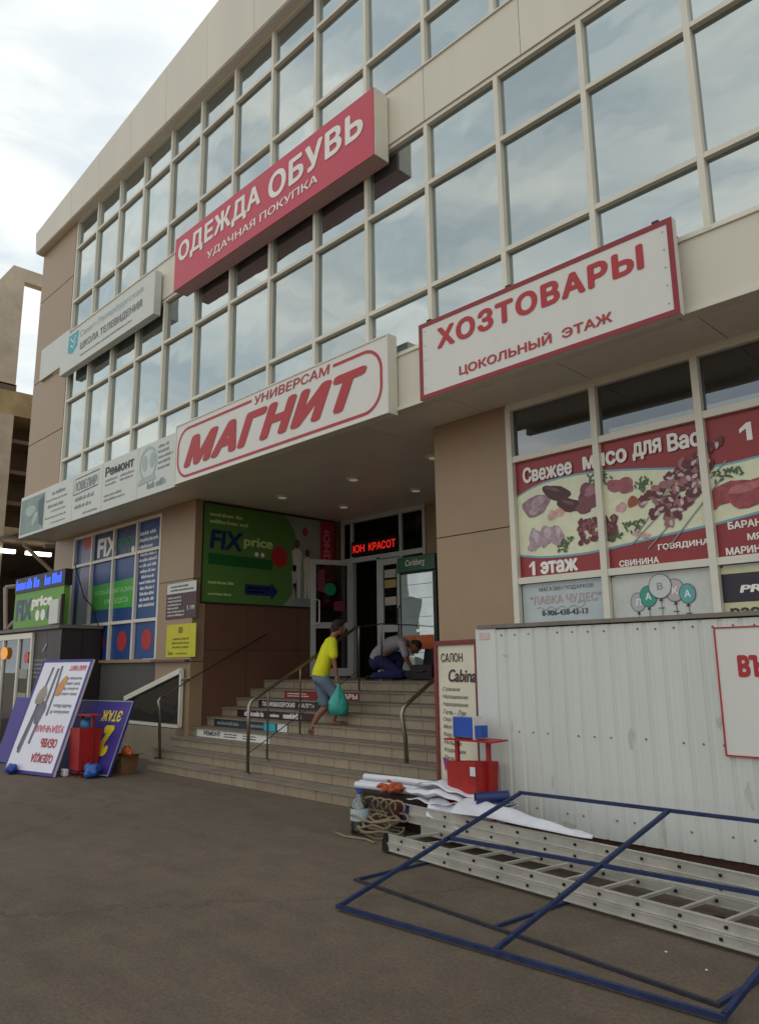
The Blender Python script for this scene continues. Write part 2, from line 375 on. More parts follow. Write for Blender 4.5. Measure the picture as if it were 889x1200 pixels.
# panes
for (z0,z1,zz2,z3) in ((zC,zB,zA,zT),(zG,zD,zE,zF)):
    for n in range(NB):
        xa=X0+n*SP+.02; xb=X0+(n+1)*SP-.02
        for (a,b) in ((z0,z1),(z1,zz2),(zz2,z3)):
            MB().box(xa,xb,YF+.05,YF+.07,a+.02,b-.02).build('pane',M_win,B)
    for n in range(NB+1):
        x=X0+n*SP; MB().box(x-.03,x+.03,YF-.015,YF+.12,z0,z3).build('mullion',M_alu,B)
    for z in (z0,z1,zz2,z3):
        MB().box(X0-.03,XR+.03,YF-.01,YF+.11,z-.026,z+.026).build('transom',M_alu,B)
# cream bands
x=-18.12
joints=[-18.12,-16.88]+[-16.88+1.438*i for i in range(1,18)]
joints=[q for q in joints if q<XR+1]+[XR+1.2]
for a,b in zip(joints,joints[1:]):
    MB().box(a+.004,b-.004,YF-.03,YF+.1,SOF,zC-.03).build('band_panel',M_white,B)
    if a>-16.9: MB().box(a+.004,b-.004,YF-.03,YF+.1,zT+.03,zG-.03).build('band_panel',M_white,B)
MB().box(-18.1,XR+1.2,YF+.1,YF+.14,SOF+.02,zF+.2).build('backing',M_joint,B)
MB().box(X0,XR+.2,YF-.05,YF+.1,zC-.045,zC-.027).box(X0,XR+.2,YF-.05,YF+.1,zG-.045,zG-.027).build('drip_sill',M_alu,B)
# tan wall strips left of the glazing
for (a,b) in ((zC-.03,6.80),(6.80,8.32),(8.32,10.46),(10.46,zF+.12)):
    MB().box(-18.1,-16.13,YF-.02,YF+.1,a+.01,b-.01).build('wall_panel',M_tan,B)
    MB().box(XR+.06,XR+1.2,YF-.02,YF+.1,a+.01,b-.01).build('wall_panel',M_tan,B)
for k in range(6):   # end wall panels
    MB().box(-18.14,-18.1,YF+.02+k*3.2,YF+3.2*(k+1),SOF,11.9).build('end_panel',M_tan,B); MB().box(-18.14,-18.1,max(7.05,YF+.02+k*3.2),YF+3.2*(k+1),0,SOF-.01).build('end_panel',M_tan,B)
    MB().box(XR+1.2,XR+1.24,YF+.02+k*3.2,YF+3.2*(k+1),0,11.9).build('end_panel',M_tan,B)
# parapet: front rises to the right
def ztop(x): return 12.40+(x+17.7)*.108 if x<-2 else 12.40+15.7*.108-(x+2)*.108
cx=[-18.2]+[-16.07+1.44*i for i in range(0,17)]+[XR+1.4]
for a,b in zip(cx,cx[1:]):
    a2,b2=a+.004,b-.004
    MB().hexa([(a2,6.06,11.83),(b2,6.06,11.83),(b2,6.14,11.83),(a2,6.14,11.83),(a2,6.02,ztop(a)),(b2,6.02,ztop(b)),(b2,6.14,ztop(b)),(a2,6.14,ztop(a))]).build('parapet_panel',M_white,B)
MB().box(-18.2,XR+1.4,6.075,6.3,11.81,11.86).build('cornice_soffit',M_soff,B)
MB().add([(-18.2,6.14,11.8),(-2,6.14,11.8),(XR+1.4,6.14,11.8),(XR+1.4,6.14,ztop(XR+1.4)-.02),(-2,6.14,ztop(-2)-.02),(-18.2,6.14,ztop(-18.2)-.02)]+[(q[0],8.0,q[2]) for q in [(-18.2,0,11.8),(-2,0,11.8),(XR+1.4,0,11.8),(XR+1.4,0,ztop(XR+1.4)-.02),(-2,0,ztop(-2)-.02),(-18.2,0,ztop(-18.2)-.02)]],
   [(0,1,2,3,4,5),(11,10,9,8,7,6),(3,4,10,9),(4,5,11,10),(5,0,6,11),(2,3,9,8)]).build('parapet_back',M_white,B)
# soffit over the pavement and the entrance
sx=[-18.1+1.43*i for i in range(0,19)]
for a,b in zip(sx,sx[1:]):
    b=min(b,XR+1.2)
    MB().box(a+.005,b-.005,YF+.103,7.3,SOF-.0,SOF+.04).build('soffit_panel',M_soff,B)
    if b>-11.9 and a<-6.0:
        aa,bb=max(a,-11.8),min(b,-6.0)
        for (y0,y1) in ((7.305,9.0),(9.0,10.7)): MB().box(aa+.005,bb-.005,y0+.004,y1-.004,SOF,SOF+.04).build('soffit_panel',M_soff,B)
MB().box(-12,-5.9,7.2,13,SOF+.045,SOF+.1).build('soffit_backing',M_joint,B)
MB().box(-18.1,XR+1.2,YF-.06,YF-.03,SOF-.012,SOF+.03).build('drip_edge',M_alu,B)
# columns of tan panels
for (a,b) in ((-13.0,-11.78),(-6.06,-4.94)):
    for (z0,z1) in ((0,1.70),(1.70,3.155),(3.155,SOF)):
        MB().box(a,b,7.03,7.29,z0+.006,z1-.006).build('column_panel',M_tan,B)
MB().box(-18.1,-17.0,7.05,7.3,0,SOF).build('column_panel',M_tan,B)
# side walls of the entrance recess
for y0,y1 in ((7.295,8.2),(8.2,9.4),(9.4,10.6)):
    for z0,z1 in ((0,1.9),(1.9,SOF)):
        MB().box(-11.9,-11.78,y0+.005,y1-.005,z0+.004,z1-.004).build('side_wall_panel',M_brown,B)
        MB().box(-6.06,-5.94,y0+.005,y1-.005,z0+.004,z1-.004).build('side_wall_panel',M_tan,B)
# entrance lobby behind the doors
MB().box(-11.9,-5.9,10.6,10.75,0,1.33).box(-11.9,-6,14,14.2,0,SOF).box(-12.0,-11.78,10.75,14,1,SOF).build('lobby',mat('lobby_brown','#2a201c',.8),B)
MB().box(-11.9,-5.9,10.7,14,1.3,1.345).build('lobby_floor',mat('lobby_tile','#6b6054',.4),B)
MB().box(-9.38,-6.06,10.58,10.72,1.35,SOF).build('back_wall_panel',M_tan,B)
# lobby glazing
G=thing('entrance_glazing','grey framed glass front of the entrance with fixed panes over an open doorway','glazing',(-10.5,10.62,1.35))
for x in (-11.74,-11.45,-10.04,-9.42): MB().box(x-.035,x+.035,10.55,10.65,1.35 if x!=-11.3 else 3.7,SOF).build('post',M_dfr,G)
MB().box(-10.70,-10.60,10.54,10.64,1.35,3.72).build('post',M_dfr,G)
MB().box(-11.76,-9.40,10.54,10.64,3.68,3.78).build('rail',M_dfr,G)
MB().box(-11.76,-9.40,10.54,10.64,SOF-.08,SOF).build('rail',M_dfr,G)
for a,b,z0,z1 in ((-11.7,-11.48,1.4,3.68),(-11.7,-11.48,3.78,4.52),(-11.41,-10.08,3.78,4.52),(-10.0,-9.46,3.78,4.52),(-10.0,-9.46,1.4,3.68)):
    MB().box(a,b,10.59,10.60,z0,z1).build('pane',M_door,G)
# narrow fixed leaf with stickers
MB().box(-10.60,-10.50,10.52,10.58,1.36,3.66).box(-10.12,-10.04,10.52,10.58,1.36,3.66).box(-10.5,-10.12,10.52,10.58,3.54,3.66).box(-10.5,-10.12,10.52,10.58,2.22,2.36).box(-10.5,-10.12,10.52,10.58,1.36,1.5).build('leaf_frame',M_dfr,G)
MB().box(-10.5,-10.12,10.545,10.555,1.5,3.54).build('pane',M_door,G)
for z,c in ((3.36,'#b9b9b4'),(3.16,'#b59f63'),(2.82,'#c9b9a8')): MB().box(-10.47,-10.16,10.535,10.54,z-.08,z+.08).build('sticker',mat('sticker'+c,c),G)
MB().box(-11.35,-10.2,10.9,11.0,4.15,4.5).build('roller_box',M_dark,G)
# open door leaf
D=thing('glass_door','open glass door leaf with pale frame and vertical pull handle','door',(-11.45,10.55,1.36))
fd=Fr((-11.72,9.68,1.38),(.27,.87,0)); dw=.91; dh=2.34
b=MB().fbox(fd,0,.1,0,dh,-.025,.025).fbox(fd,dw-.1,dw,0,dh,-.025,.025).fbox(fd,.1,dw-.1,0,.16,-.025,.025).fbox(fd,.1,dw-.1,dh-.1,dh,-.025,.025).fbox(fd,.1,dw-.1,.95,1.07,-.025,.025); b.build('frame',M_dfr,D)
MB().fbox(fd,.1,dw-.1,.16,.95,-.006,.006).build('pane',M_door,D); MB().fbox(fd,.1,dw-.1,1.07,dh-.1,-.006,.006).build('pane',M_door,D)
MB().tube([fd.p(.06,1.02,.03),fd.p(.06,1.02,.09),fd.p(.15,1.04,.09),fd.p(.15,1.5,.09),fd.p(.06,1.52,.09),fd.p(.06,1.52,.03)],.014).build('handle',M_alu,D)
MB().disc(fd,.42,1.74,.13,.13,.012).build('sticker',mat('sticker_green','#0f8a62'),D)
prints(D,fd,mat('sticker_maroon','#7a3340'),lambda b:(b.poly(fd,[(.14,1.7),(.3,1.66),(.3,2.15),(.14,2.1)],.011),b.poly(fd,[(.5,1.3),(.75,1.3),(.75,1.5),(.5,1.5)],.011)),'sticker')
# LED ticker
fr=FAC(-11.4,10.5,3.80)
T=panel('led_ticker','red lit scrolling text display above the open entrance doorway','display',fr,1.33,.3,.05,M_dark)
prints(T,fr,mat('led_red','#e0241c',.5,0,0,emit=.8),lambda b:(text(b,fr,'ЮН',.06,.07,.34,.16,.004,.01),text(b,fr,'КРАСОТ',.52,.07,.76,.16,.004,.01)))
# ceiling lights
for k,(x,y) in enumerate([(-10.6,8.08),(-10.5,9.48),(-8.62,9.48),(-8.75,8.12),(-6.98,8.08),(-6.9,9.48)]):
    dl=['nearest the green poster','deep in the recess by the poster','second from the poster in the back row','over the middle of the stairs','at the front by the tan column','deepest by the tan column'][k]
    L=thing('ceiling_light','round recessed ceiling light '+dl,'ceiling light',(x,y,SOF),'recessed lights in the entrance soffit')
    rim=MB().tube([(x,y,SOF-.001),(x,y,SOF-.03)],[.13,.10],20).build('rim',M_alu,L)
    MB().tube([(x,y,SOF-.028),(x,y,SOF-.034)],.075,18).build('lens',mat('lamp_lens','#f5e9d2',.3,0,0,emit=.12),rim)
# ------------------------------------------------------------------ fridge
K=thing('drinks_fridge','tall dark drinks cooler with green lit top and glass door behind kneeling person','fridge',(-9.4,10.3,1.35))
MB().box(-9.48,-8.60,9.92,10.5,1.36,3.24).build('cabinet',mat('fridge_black','#1c2a26',.4),K,bevel=.01)
MB().box(-9.50,-8.58,9.88,10.5,3.24,3.52).build('header',mat('fridge_green','#0c5230',.35),K,bevel=.01)
fr=FAC(-9.50,9.876,3.24); prints(K,fr,M_txtw,lambda b:text(b,fr,'Carlsberg',.22,.07,.48,.15,.004,.01,.3,split=False))
MB().box(-9.42,-8.66,9.905,9.918,1.5,3.20).build('glass_door',glassmat('fridge_glass',(.75,.82,.83),(.5,.6,.62),.3),K)
for z in (1.8,2.1,2.42,2.75,3.0): MB().box(-9.41,-8.67,9.90,9.904,z,z+.008).build('shelf',mat('shelf_grey','#7c8a8a',.5),K)
for a,b_ in ((-9.41,-9.06),(-9.03,-8.67)): MB().box(a,b_,9.895,9.903,1.86,2.10).build('drinks_carton',mat('carton_orange','#d4662c',.5,0,.25,9),K)
MB().tube([(-9.46,9.9,1.9),(-9.46,9.86,1.95),(-9.46,9.86,2.6),(-9.46,9.9,2.65)],.012).build('handle',M_dark,K)
# ------------------------------------------------------------------ ground-floor shop windows, right
SW=thing('shop_window','cream framed shop window row on the right under the soffit','shop window',(-3,7.1,1.3))
wx=[-4.91+1.098*i for i in range(0,11)]
for x in wx: MB().box(x-.035,x+.035,7.02,7.16,1.2,4.56).build('mullion',M_alu,SW)
for z in (4.56,3.93,2.52,1.3): MB().box(wx[0]-.035,wx[-1]+.035,7.03,7.15,z-.035,z+.035).build('transom',M_alu,SW)
for a,c in zip(wx,wx[1:]):
    MB().box(a+.035,c-.035,7.09,7.1,3.965,4.525).build('pane',M_shop,SW)
    MB().box(a+.035,c-.035,7.09,7.1,2.555,3.895).build('pane',M_shop,SW)
    MB().box(a+.035,c-.035,7.09,7.1,1.335,2.485).build('pane',M_shop,SW)
MB().box(wx[0]-.035,wx[-1]+.04,7.03,7.2,4.595,4.606).build('head',M_alu,SW)
MB().box(wx[0]-.035,wx[-1]+.04,7.03,7.25,0,1.26).build('apron',M_tan,SW)
# meat poster film
fr=Fr((-4.87,7.085,2.555)); PH=1.34; PW=1.098*3+1.02
P_=thing('meat_poster','red and cream shop window poster of raw meat cuts and kebab skewers','poster',(-3.2,7.085,2.555))
MB().fbox(fr,0,PW,0,PH,-.003,0).build('film',mat('poster_red','#93282c',.35,0,.05,2),P_)
top_=[(0,.93),(.2,1.0),(.37,1.035),(.6,1.05),(.8,1.05),(1.1,1.03),(1.5,.97),(1.9,.9),(2.15,.86),(2.4,.855),(2.64,.87),(3.3,.95),(PW,.9)]
bot_=[(0,.27),(.25,.225),(.54,.205),(.8,.205),(1.0,.215),(1.35,.25),(1.7,.29),(2.15,.325),(2.6,.385),(3.3,.33),(PW,.3)]
def body(b,e=0,c=.002): 
    # strips between the two curves
    import bisect
    def f(L,x):
        for (x0,y0),(x1,y1) in zip(L,L[1:]):
            if x0<=x<=x1: return y0+(y1-y0)*(x-x0)/(x1-x0)
        return L[-1][1]
    n=60
    for i in range(n):
        a=PW*i/n;d=PW*(i+1)/n
        b.poly(fr,[(a,f(bot_,a)-e),(d,f(bot_,d)-e),(d,f(top_,d)+e),(a,f(top_,a)+e)],c)
prints(P_,fr,mat('poster_cyan','#6fa8b8',.35),lambda b:body(b,.022,.002),'swoosh')
prints(P_,fr,mat('poster_cream','#dfe0c0',.35),lambda b:body(b,0,.004),'swoosh')
MCN=[0]
def meat(name,col,items,c=.006,var=.45,sc_=14):
    m=mat(name,col,.4,0,var,sc_); MCN[0]+=.0005; c=.005+MCN[0]
    for k,it in enumerate(items): MB().blob(fr,*it[:4],c=c+k*.000008,rot=it[4] if len(it)>4 else 0,j=it[5] if len(it)>5 else .14,n=22).build('meat_print',m,P_)
meat('pork','#9a7c86',[(.25,.80,.17,.13,.2),(2.95,.8,.34,.13,.3)])
meat('pork_light','#b79aa2',[(.27,.84,.1,.05,.3),(.22,.74,.07,.04),(3.05,.83,.16,.05,.3)],.008)
meat('liver','#4d2228',[(.52,.90,.17,.09,-.4),(.68,.74,.16,.08,-.3)])
meat('liver_shine','#7b4a52',[(.48,.95,.09,.02,-.4),(.66,.77,.07,.02,-.4)],.008)
meat('ham','#7d4450',[(.93,.80,.13,.16,.3),(.84,.68,.1,.06)])
meat('ham_light','#a87480',[(.95,.86,.09,.06,.3)],.008)
meat('chicken','#b49aa4',[(.22,.42,.08,.13,.2),(.36,.44,.08,.13,-.3),(.50,.42,.08,.12,.1),(.16,.33,.05,.04)])
meat('chicken_light','#cdb9c0',[(.23,.46,.04,.07,.2),(.38,.48,.04,.06),(.52,.46,.03,.06)],.008)
meat('garlic','#d8a8a4',[(.45,.66,.05,.06),(.55,.68,.05,.05),(1.27,.62,.06,.05),(1.5,.3,.05,.03),(1.42,.33,.04,.03)])
meat('onion','#a55a64',[(1.22,.86,.09,.07),(1.33,.84,.1,.08,-.2)])
meat('tomato','#a5532f',[(1.40,.66,.055,.06)])
meat('salmon','#a0484e',[(2.35,.60,.20,.10,.1),(2.62,.56,.28,.11,.15),(2.2,.55,.1,.1)])
meat('salmon_light','#bf6e70',[(2.5,.62,.18,.04,.1),(2.75,.6,.1,.03,.1)],.008)
rd=random.Random(5)
meat('diced','#6a2c34',[(.78+rd.random()*.42,.30+rd.random()*.24,.035,.03,rd.random()*3) for _ in range(60)],.006)
meat('diced_light','#9a5a60',[(.78+rd.random()*.42,.32+rd.random()*.22,.016,.013,rd.random()*3) for _ in range(44)],.008)
gb=[(1.05,.93),(.98,1.0),(1.12,.98),(1.18,.34),(1.34,.40),(1.45,.42),(.62,.34),(.56,.28),(1.5,.84),(1.55,.80),(2.42,.78),(2.3,.76),(3.2,.55)]
b=MB(); rd=random.Random(8)
for (x,y) in gb:
    for k in range(12): b.blob(fr,x+rd.uniform(-.07,.07),y+rd.uniform(-.05,.05),.026,.010,c=.0128+len(b.f)*1e-6,rot=rd.random()*3,n=8)
b.build('herb_print',mat('herb','#4a6640',.5),P_,kind='stuff')
# skewers
sk=MB()
for (a,b_,c_,d_) in ((1.35,.22,2.2,.95),(1.52,.16,2.35,.9),(1.42,.33,2.05,1.0),(1.7,.12,2.3,.75)): sk.ring(fr,[(a,b_),(c_,d_)],.012,.0125+a*1e-4)
sk.build('skewer_print',mat('skewer','#8d9490',.4),P_,kind='stuff')
km=[MB(),MB(),MB()]; rd=random.Random(3)
for (a,b_,c_,d_) in ((1.52,.62,2.28,1.13),(1.6,.52,2.2,.93),(1.74,.42,2.13,.78)):
    n=11
    for i in range(n*3):
        t_=i/(n*3-1); x=a+(c_-a)*t_+rd.uniform(-.04,.04); y=b_+(d_-b_)*t_+rd.uniform(-.05,.05)
        k=0 if i%3 else 1
        km[k].blob(fr,x,y,rd.uniform(.035,.06),rd.uniform(.03,.05),c=.0138+i*.00005,rot=rd.random()*3,n=10,j=.25)
        if i%5==0: km[2].blob(fr,x+.02,y,.035,.018,c=.0160+i*.00002,rot=rd.random()*3,n=8,j=.2)
km[0].build('kebab_print',mat('kebab','#63282e',.4,0,.4,16),P_,kind='stuff'); km[1].build('kebab_print',mat('kebab_pink','#a06a6e',.4,0,.3,16),P_,kind='stuff'); km[2].build('kebab_print',mat('kebab_fat','#c9b7b4',.4),P_,kind='stuff')
def lt(b):
    text(b,fr,'Свежее',.10,1.075,.64,.185,.017,.035,warp=lambda x,y:(x,y-.0*(x-1)**2)); text(b,fr,'мясо',.87,1.085,.51,.15,.017,.035)
    text(b,fr,'для',1.44,1.075,.31,.185,.017,.035); text(b,fr,'Вас',1.81,1.09,.33,.185,.017,.035)
    b.poly(fr,[(.155,.02),(.195,.02),(.195,.175),(.165,.175),(.118,.135),(.118,.105),(.155,.13)],.005); text(b,fr,'этаж',.26,.02,.47,.14,.005,.04)
    text(b,fr,'СВИНИНА',1.2,.012,.42,.065,.005,.03); text(b,fr,'ГОВЯДИНА',1.62,.125,.50,.07,.005,.03)
    (b.poly(fr,[(2.55,1.05),(2.60,1.05),(2.60,1.22),(2.56,1.22),(2.49,1.17),(2.49,1.13),(2.55,1.165)],.005),text(b,fr,'ЭТАЖ',2.68,1.05,.7,.17,.005,.03)); text(b,fr,'БАРАНИНА',2.3,.25,.5,.07,.005,.03); text(b,fr,'МЯСО',2.46,.13,.26,.065,.005,.03); text(b,fr,'МАРИНОВАННОЕ',2.26,.015,.72,.07,.005,.03)
prints(P_,fr,M_txtw,lt)
# lower shop stickers
fr1=Fr((-4.86,7.085,1.36)); A1=thing('window_sticker','pale blue gift shop window sticker with phone number under the meat poster','sticker',(-4.35,7.085,1.36))
MB().fbox(fr1,0,1.02,0,1.11,-.002,0).build('film',mat('pale_blue_film','#b9c4c6',.45),A1)
prints(A1,fr1,M_txtd,lambda b:(text(b,fr1,'МАГАЗИН ПОДАРКОВ',.22,1.02,.66,.05,.003,.0),text(b,fr1,'8-906-438-43-13',.24,.76,.56,.06,.003,.02),dashes(b,fr1,.2,.66,.66,.05,1)))
prints(A1,fr1,mat('faded_pink','#b79f9f',.6),lambda b:text(b,fr1,'"ЛАВКА ЧУДЕС"',.1,.87,.86,.11,.003,.01))
prints(A1,fr1,M_txtg,lambda b:b.ring(fr1,[(.18+.6*i/30,.84+.015*math.sin(i*.9)) for i in range(31)],.008,.003),'flourish')
fr2=Fr((-3.77,7.085,1.36)); A2=thing('window_sticker','white window sticker with a bunch of five lettered balloons','sticker',(-3.25,7.085,1.36))
MB().fbox(fr2,0,1.02,0,1.11,-.002,0).build('film',mat('white_film','#c9cbc6',.45),A2)
for bi,(x,y,rx,ry,cl,ch) in enumerate(((.27,.84,.075,.09,'#aeb4b6','Л'),(.38,.89,.085,.10,'#3f9a8c','А'),(.51,.98,.11,.115,'#c8cac6','В'),(.65,.93,.09,.105,'#b9aeb0','К'),(.77,.89,.075,.09,'#5fa6a8','А'))):
    zo=.004+bi*.0012+(.008 if ch=='В' else 0)
    b=MB(); b.disc(fr2,x,y,rx+.006,ry+.006,zo); b.poly(fr2,[(x-.02,y-ry-.03),(x+.02,y-ry-.03),(x,y-ry+.01)],zo+.0002); b.ring(fr2,[(x,y-ry-.02),(x+.01,y-ry-.12),(x-.005,y-ry-.22),(x+.01,.45)],.006,zo-.0006)
    for q in range(3): b.poly(fr2,[(x-.03,y-ry-.1-q*.08),(x+.03,y-ry-.1-q*.08),(x+.03,y-ry-.092-q*.08),(x-.03,y-ry-.092-q*.08)],zo-.0003)
    b.build('balloon_outline',M_txtd,A2,kind='stuff'); MB().disc(fr2,x,y,rx,ry,zo+.0005).build('balloon_print',mat('bal'+cl,cl,.5),A2)
    b=MB(); text(b,fr2,ch,x-.03,y-.035,.06,.07,zo+.0009,.02); b.build('letter',M_txtw if ch!='В' else M_txtg,A2)
fr3=Fr((-2.675,7.085,1.36)); A3=thing('window_sticker','dark and beige window sticker reading PRO at the right edge above the white hoarding','sticker',(-2.1,7.085,1.36))
MB().fbox(fr3,0,1.02,0,1.1,-.002,0).build('film',mat('beige_film','#cfc9a2',.45),A3)
MB().fbox(fr3,.0,1.02,.78,1.04,.0005,.003).build('header',mat('dark_film','#2a2230',.4),A3)
prints(A3,fr3,M_txtw,lambda b:text(b,fr3,'PRO',.15,.86,.34,.07,.006,.03,.15)); prints(A3,fr3,M_txtd,lambda b:(text(b,fr3,'расходные',.05,.62,.8,.11,.004,.03),text(b,fr3,'для офиса',.12,.44,.7,.11,.004,.03)))
# ------------------------------------------------------------------ left shop windows with film
LW=thing('shop_window','blue filmed shop window left of the entrance with green banner and red circles','shop window',(-15,7.1,1.76))
lx=[-16.98,-16.05,-15.0,-13.98,-13.02]
fr=Fr((-17.0,7.09,1.76)); 
MB().fbox(fr,0,4.0,0,2.78,-.05,0).build('glass',M_win,LW)
for x in lx: MB().box(x-.03,x+.03,7.02,7.13,1.76,4.5).build('mullion',M_alu,LW)
for z in (4.5,3.86,2.5): MB().box(-17.0,-12.99,7.03,7.12,z-.03,z+.03).build('transom',M_alu,LW)
MB().box(-17.0,-12.98,7.035,7.3,4.53,SOF).build('head',M_tan,LW); MB().box(-17.0,-12.98,7.0,7.3,1.70,1.76).build('sill',M_tan,LW)
for i,(a,c) in enumerate(zip(lx,lx[1:])):
    for (z0,z1) in ((1.77,2.47),(2.53,3.83),(3.89,4.47)):
        MB().box(a+.03,c-.03,7.082,7.087,z0,z1).build('pane',M_blue if not(i in(1,2) and z0>3.8) else M_navy,LW)
prints(LW,fr,M_txtw,lambda b:(text(b,fr,'FIX',1.14,2.18,.92,.42,.012,.03),dashes(b,fr,3.06,2.14,.8,.40,3,.012),dashes(b,fr,3.06,.98,.75,1.12,10,.012,al='c')))
prints(LW,fr,mat('faint_green','#2b7a5a',.5),lambda b:(text(b,fr,'price',2.1,2.25,.75,.3,.012,.02),b.disc(fr,2.45,2.2,.05,c=.012),b.disc(fr,2.62,2.2,.05,c=.012)))
prints(LW,fr,M_txtw,lambda b:b.disc(fr,2.78,2.2,.07,c=.012),'dot')
MB().poly(fr,[(1.0,1.06),(2.95,1.03),(2.95,1.62),(1.0,1.58)],.012).build('banner_print',M_green,LW)
prints(LW,fr,mat('pale_green_print','#a9d7a0',.5),lambda b:(text(b,fr,'НОВЫЙ МАГАЗИН',1.15,1.36,1.7,.13,.014,.01),text(b,fr,'УЖЕ ЗДЕСЬ',1.6,1.13,1.1,.13,.014,.01)))
b=MB()
for x in (1.5,2.5,3.52): b.disc(fr,x,.37,.2,.2,.012)
b.build('red_circle',M_red,LW)
b=MB(); b.poly(fr,[(.24,0),(.76,0),(.86,2.74),(.34,2.74)],.012); b.build('figure_print',mat('lilac_print','#8f8aa8',.5,0,.3,1.5),LW)
MB().disc(fr,.6,2.6,.24,.16,.014).build('figure_print',mat('rose_print','#b83a48',.5),LW)
# ------------------------------------------------------------------ signs on the facade
# МАГНИТ
fr=Fr((-10.82,6.05,4.555)); w=4.9; h=.965
T=panel('shop_sign','white supermarket sign with slanted red word in a red rounded outline','sign',fr,w,h,.14,M_sign)
MB().fbox(fr,-.02,w+.02,-.02,0,-.15,.01).fbox(fr,-.02,w+.02,h,h+.02,-.15,.01).fbox(fr,-.02,0,0,h,-.15,.01).fbox(fr,w,w+.02,0,h,-.15,.01).build('edge_trim',M_alu,T)
def rr(x0,y0,x1,y1,R,n=8):
    pts=[]
    for cx_,cy_,a in ((x1-R,y1-R,0),(x0+R,y1-R,90),(x0+R,y0+R,180),(x1-R,y0+R,270)):
        for i in range(n+1): q=math.radians(a+90*i/n); pts.append((cx_+R*math.cos(q),cy_+R*math.sin(q)))
    return pts
bx0,bx1,by0,by1=.07,w-.1,.065,.865; R_=.3
def outl(b):
    pts=rr(bx0,by0,bx1,by1,R_)          # starts at the right side, goes anticlockwise: top edge lies between quarter 1 and 2
    q=pts[:9]; q2=pts[9:]
    b.ring(fr,[(w-.98,by1)]+q[::-1]+q2[::-1]+[(2.12,by1)],.042,.004)
prints(T,fr,M_red,outl,'outline')
prints(T,fr,M_red,lambda b:(text(b,fr,'УНИВЕРСАМ',2.2,.78,1.66,.135,.005,.01,.12),text(b,fr,'МАГНИТ',.26,.2,4.3,.50,.005,.05,.36,track=.05)))
# ХОЗТОВАРЫ
fr=Fr((-5.38,6.03,4.54)); w=2.99; h=.91
T=panel('shop_sign','white sign with dark red border and two lines of red capitals over the right windows','sign',fr,w,h,.08,M_sign,M_dred,.05)
prints(T,fr,M_red,lambda b:(text(b,fr,'ХОЗТОВАРЫ',.27,.53,2.44,.25,.005,.036,track=.07),text(b,fr,'ЦОКОЛЬНЫЙ  ЭТАЖ',.57,.12,1.80,.145,.005,.02)))
b=MB()
for x in (.1,1.2,2.8): b.fbox(fr,x,x+.06,h,h+.04,-.3,-.02)
b.build('bracket',M_joint,T)
# rivets
b=MB()
for i in range(5): b.disc(fr,.09,.12+i*.17,.008,c=.004,n=8); b.disc(fr,w-.09,.12+i*.17,.008,c=.004,n=8)
b.build('rivet',M_txtg,T)
# ОДЕЖДА ОБУВЬ
T=thing('shop_sign','crimson clothing shop light box with big white capitals between upper storeys','sign',(-8.1,6.0,7.72))
fr=Fr((-10.96,5.95,7.98)); w=4.96; h=.98
MB().fbox(fr,0,w,0,h,-.27,-.012).build('light_box',mat('box_side','#b58e90',.5,0,.08,3),T); MB().fbox(fr,0,w,0,h,-.011,0).build('face',M_pink,T)
MB().box(-5.998,-5.985,5.96,6.2,7.98,8.96).build('end_cap',M_alu,T)
def arch(x,y): return (x,y-.09*((x-.6)/4.1)**1.0 if False else y)
prints(T,fr,M_txtw,lambda b:(text(b,fr,'ОДЕЖДА',.12,.42,2.4,.43,.005,.03,track=.05),text(b,fr,'ОБУВЬ',2.72,.40,2.05,.43,.005,.03,track=.05),text(b,fr,'УДАЧНАЯ ПОКУПКА',1.06,.14,2.8,.16,.005,.015)))
# television school
T=thing('shop_sign','white television school sign with teal shield and grey capitals on the far left','sign',(-14,6.1,7.95))
fr=Fr((-16.05,6.05,7.93)); w=4.2; h=.86
MB().fbox(fr,0,w,0,h,-.14,0).build('panel',M_sign2,T)
MB().fbox(Fr((-17.58,6.17,8.28)),0,1.6,0,.78,-.05,0).build('plain_panel',M_sign2,T)
prints(T,fr,M_teal,lambda b:b.poly(fr,[(.38,.42),(.62,.34),(.86,.46),(.9,.8),(.4,.8)],.004),'shield')
prints(T,fr,mat('teal_grey_print','#8ab0b4',.5),lambda b:text(b,fr,'Санкт-Петербургская',.98,.56,2.78,.17,.004,.0))
prints(T,fr,mat('grey_print','#74787c',.5),lambda b:(text(b,fr,'ШКОЛА ТЕЛЕВИДЕНИЯ',1.02,.27,2.72,.19,.004,.02),dashes(b,fr,1.05,.13,2.6,.07,1)))
prints(T,fr,M_txtw,lambda b:(b.ring(fr,[(.5,.72),(.64,.6),(.78,.72)],.03,.006),b.ring(fr,[(.52,.56),(.64,.47),(.76,.58)],.03,.006)),'emblem')
# long row of service signs
T=thing('service_sign_row','long white sign row of repair and service adverts along the left fascia','sign',(-14.3,6.1,4.5))
fr=Fr((-17.82,6.08,4.52)); w=6.95; h=.94
MB().fbox(fr,0,w,0,h,-.12,0).build('panel',M_sign2,T)
for x in (1.42,2.85,4.2,5.62): MB().fbox(fr,x-.006,x+.006,0,h,0,.006).build('seam',M_alu,T)
MB().fbox(fr,.05,1.38,.06,.86,0,.004).build('picture',mat('sea_picture','#6f8580',.4,0,.5,1.6),T)
prints(T,fr,mat('picture_light','#a4b3ad',.5),lambda b:(b.blob(fr,.62,.56,.32,.11,.006),b.blob(fr,.9,.35,.2,.1,.006,rot=.7)),'picture_highlight')
prints(T,fr,mat('picture_dark','#405a5c',.5),lambda b:b.poly(fr,[(1.15,.2),(1.38,.1),(1.38,.8),(1.05,.7)],.007),'picture_shade')
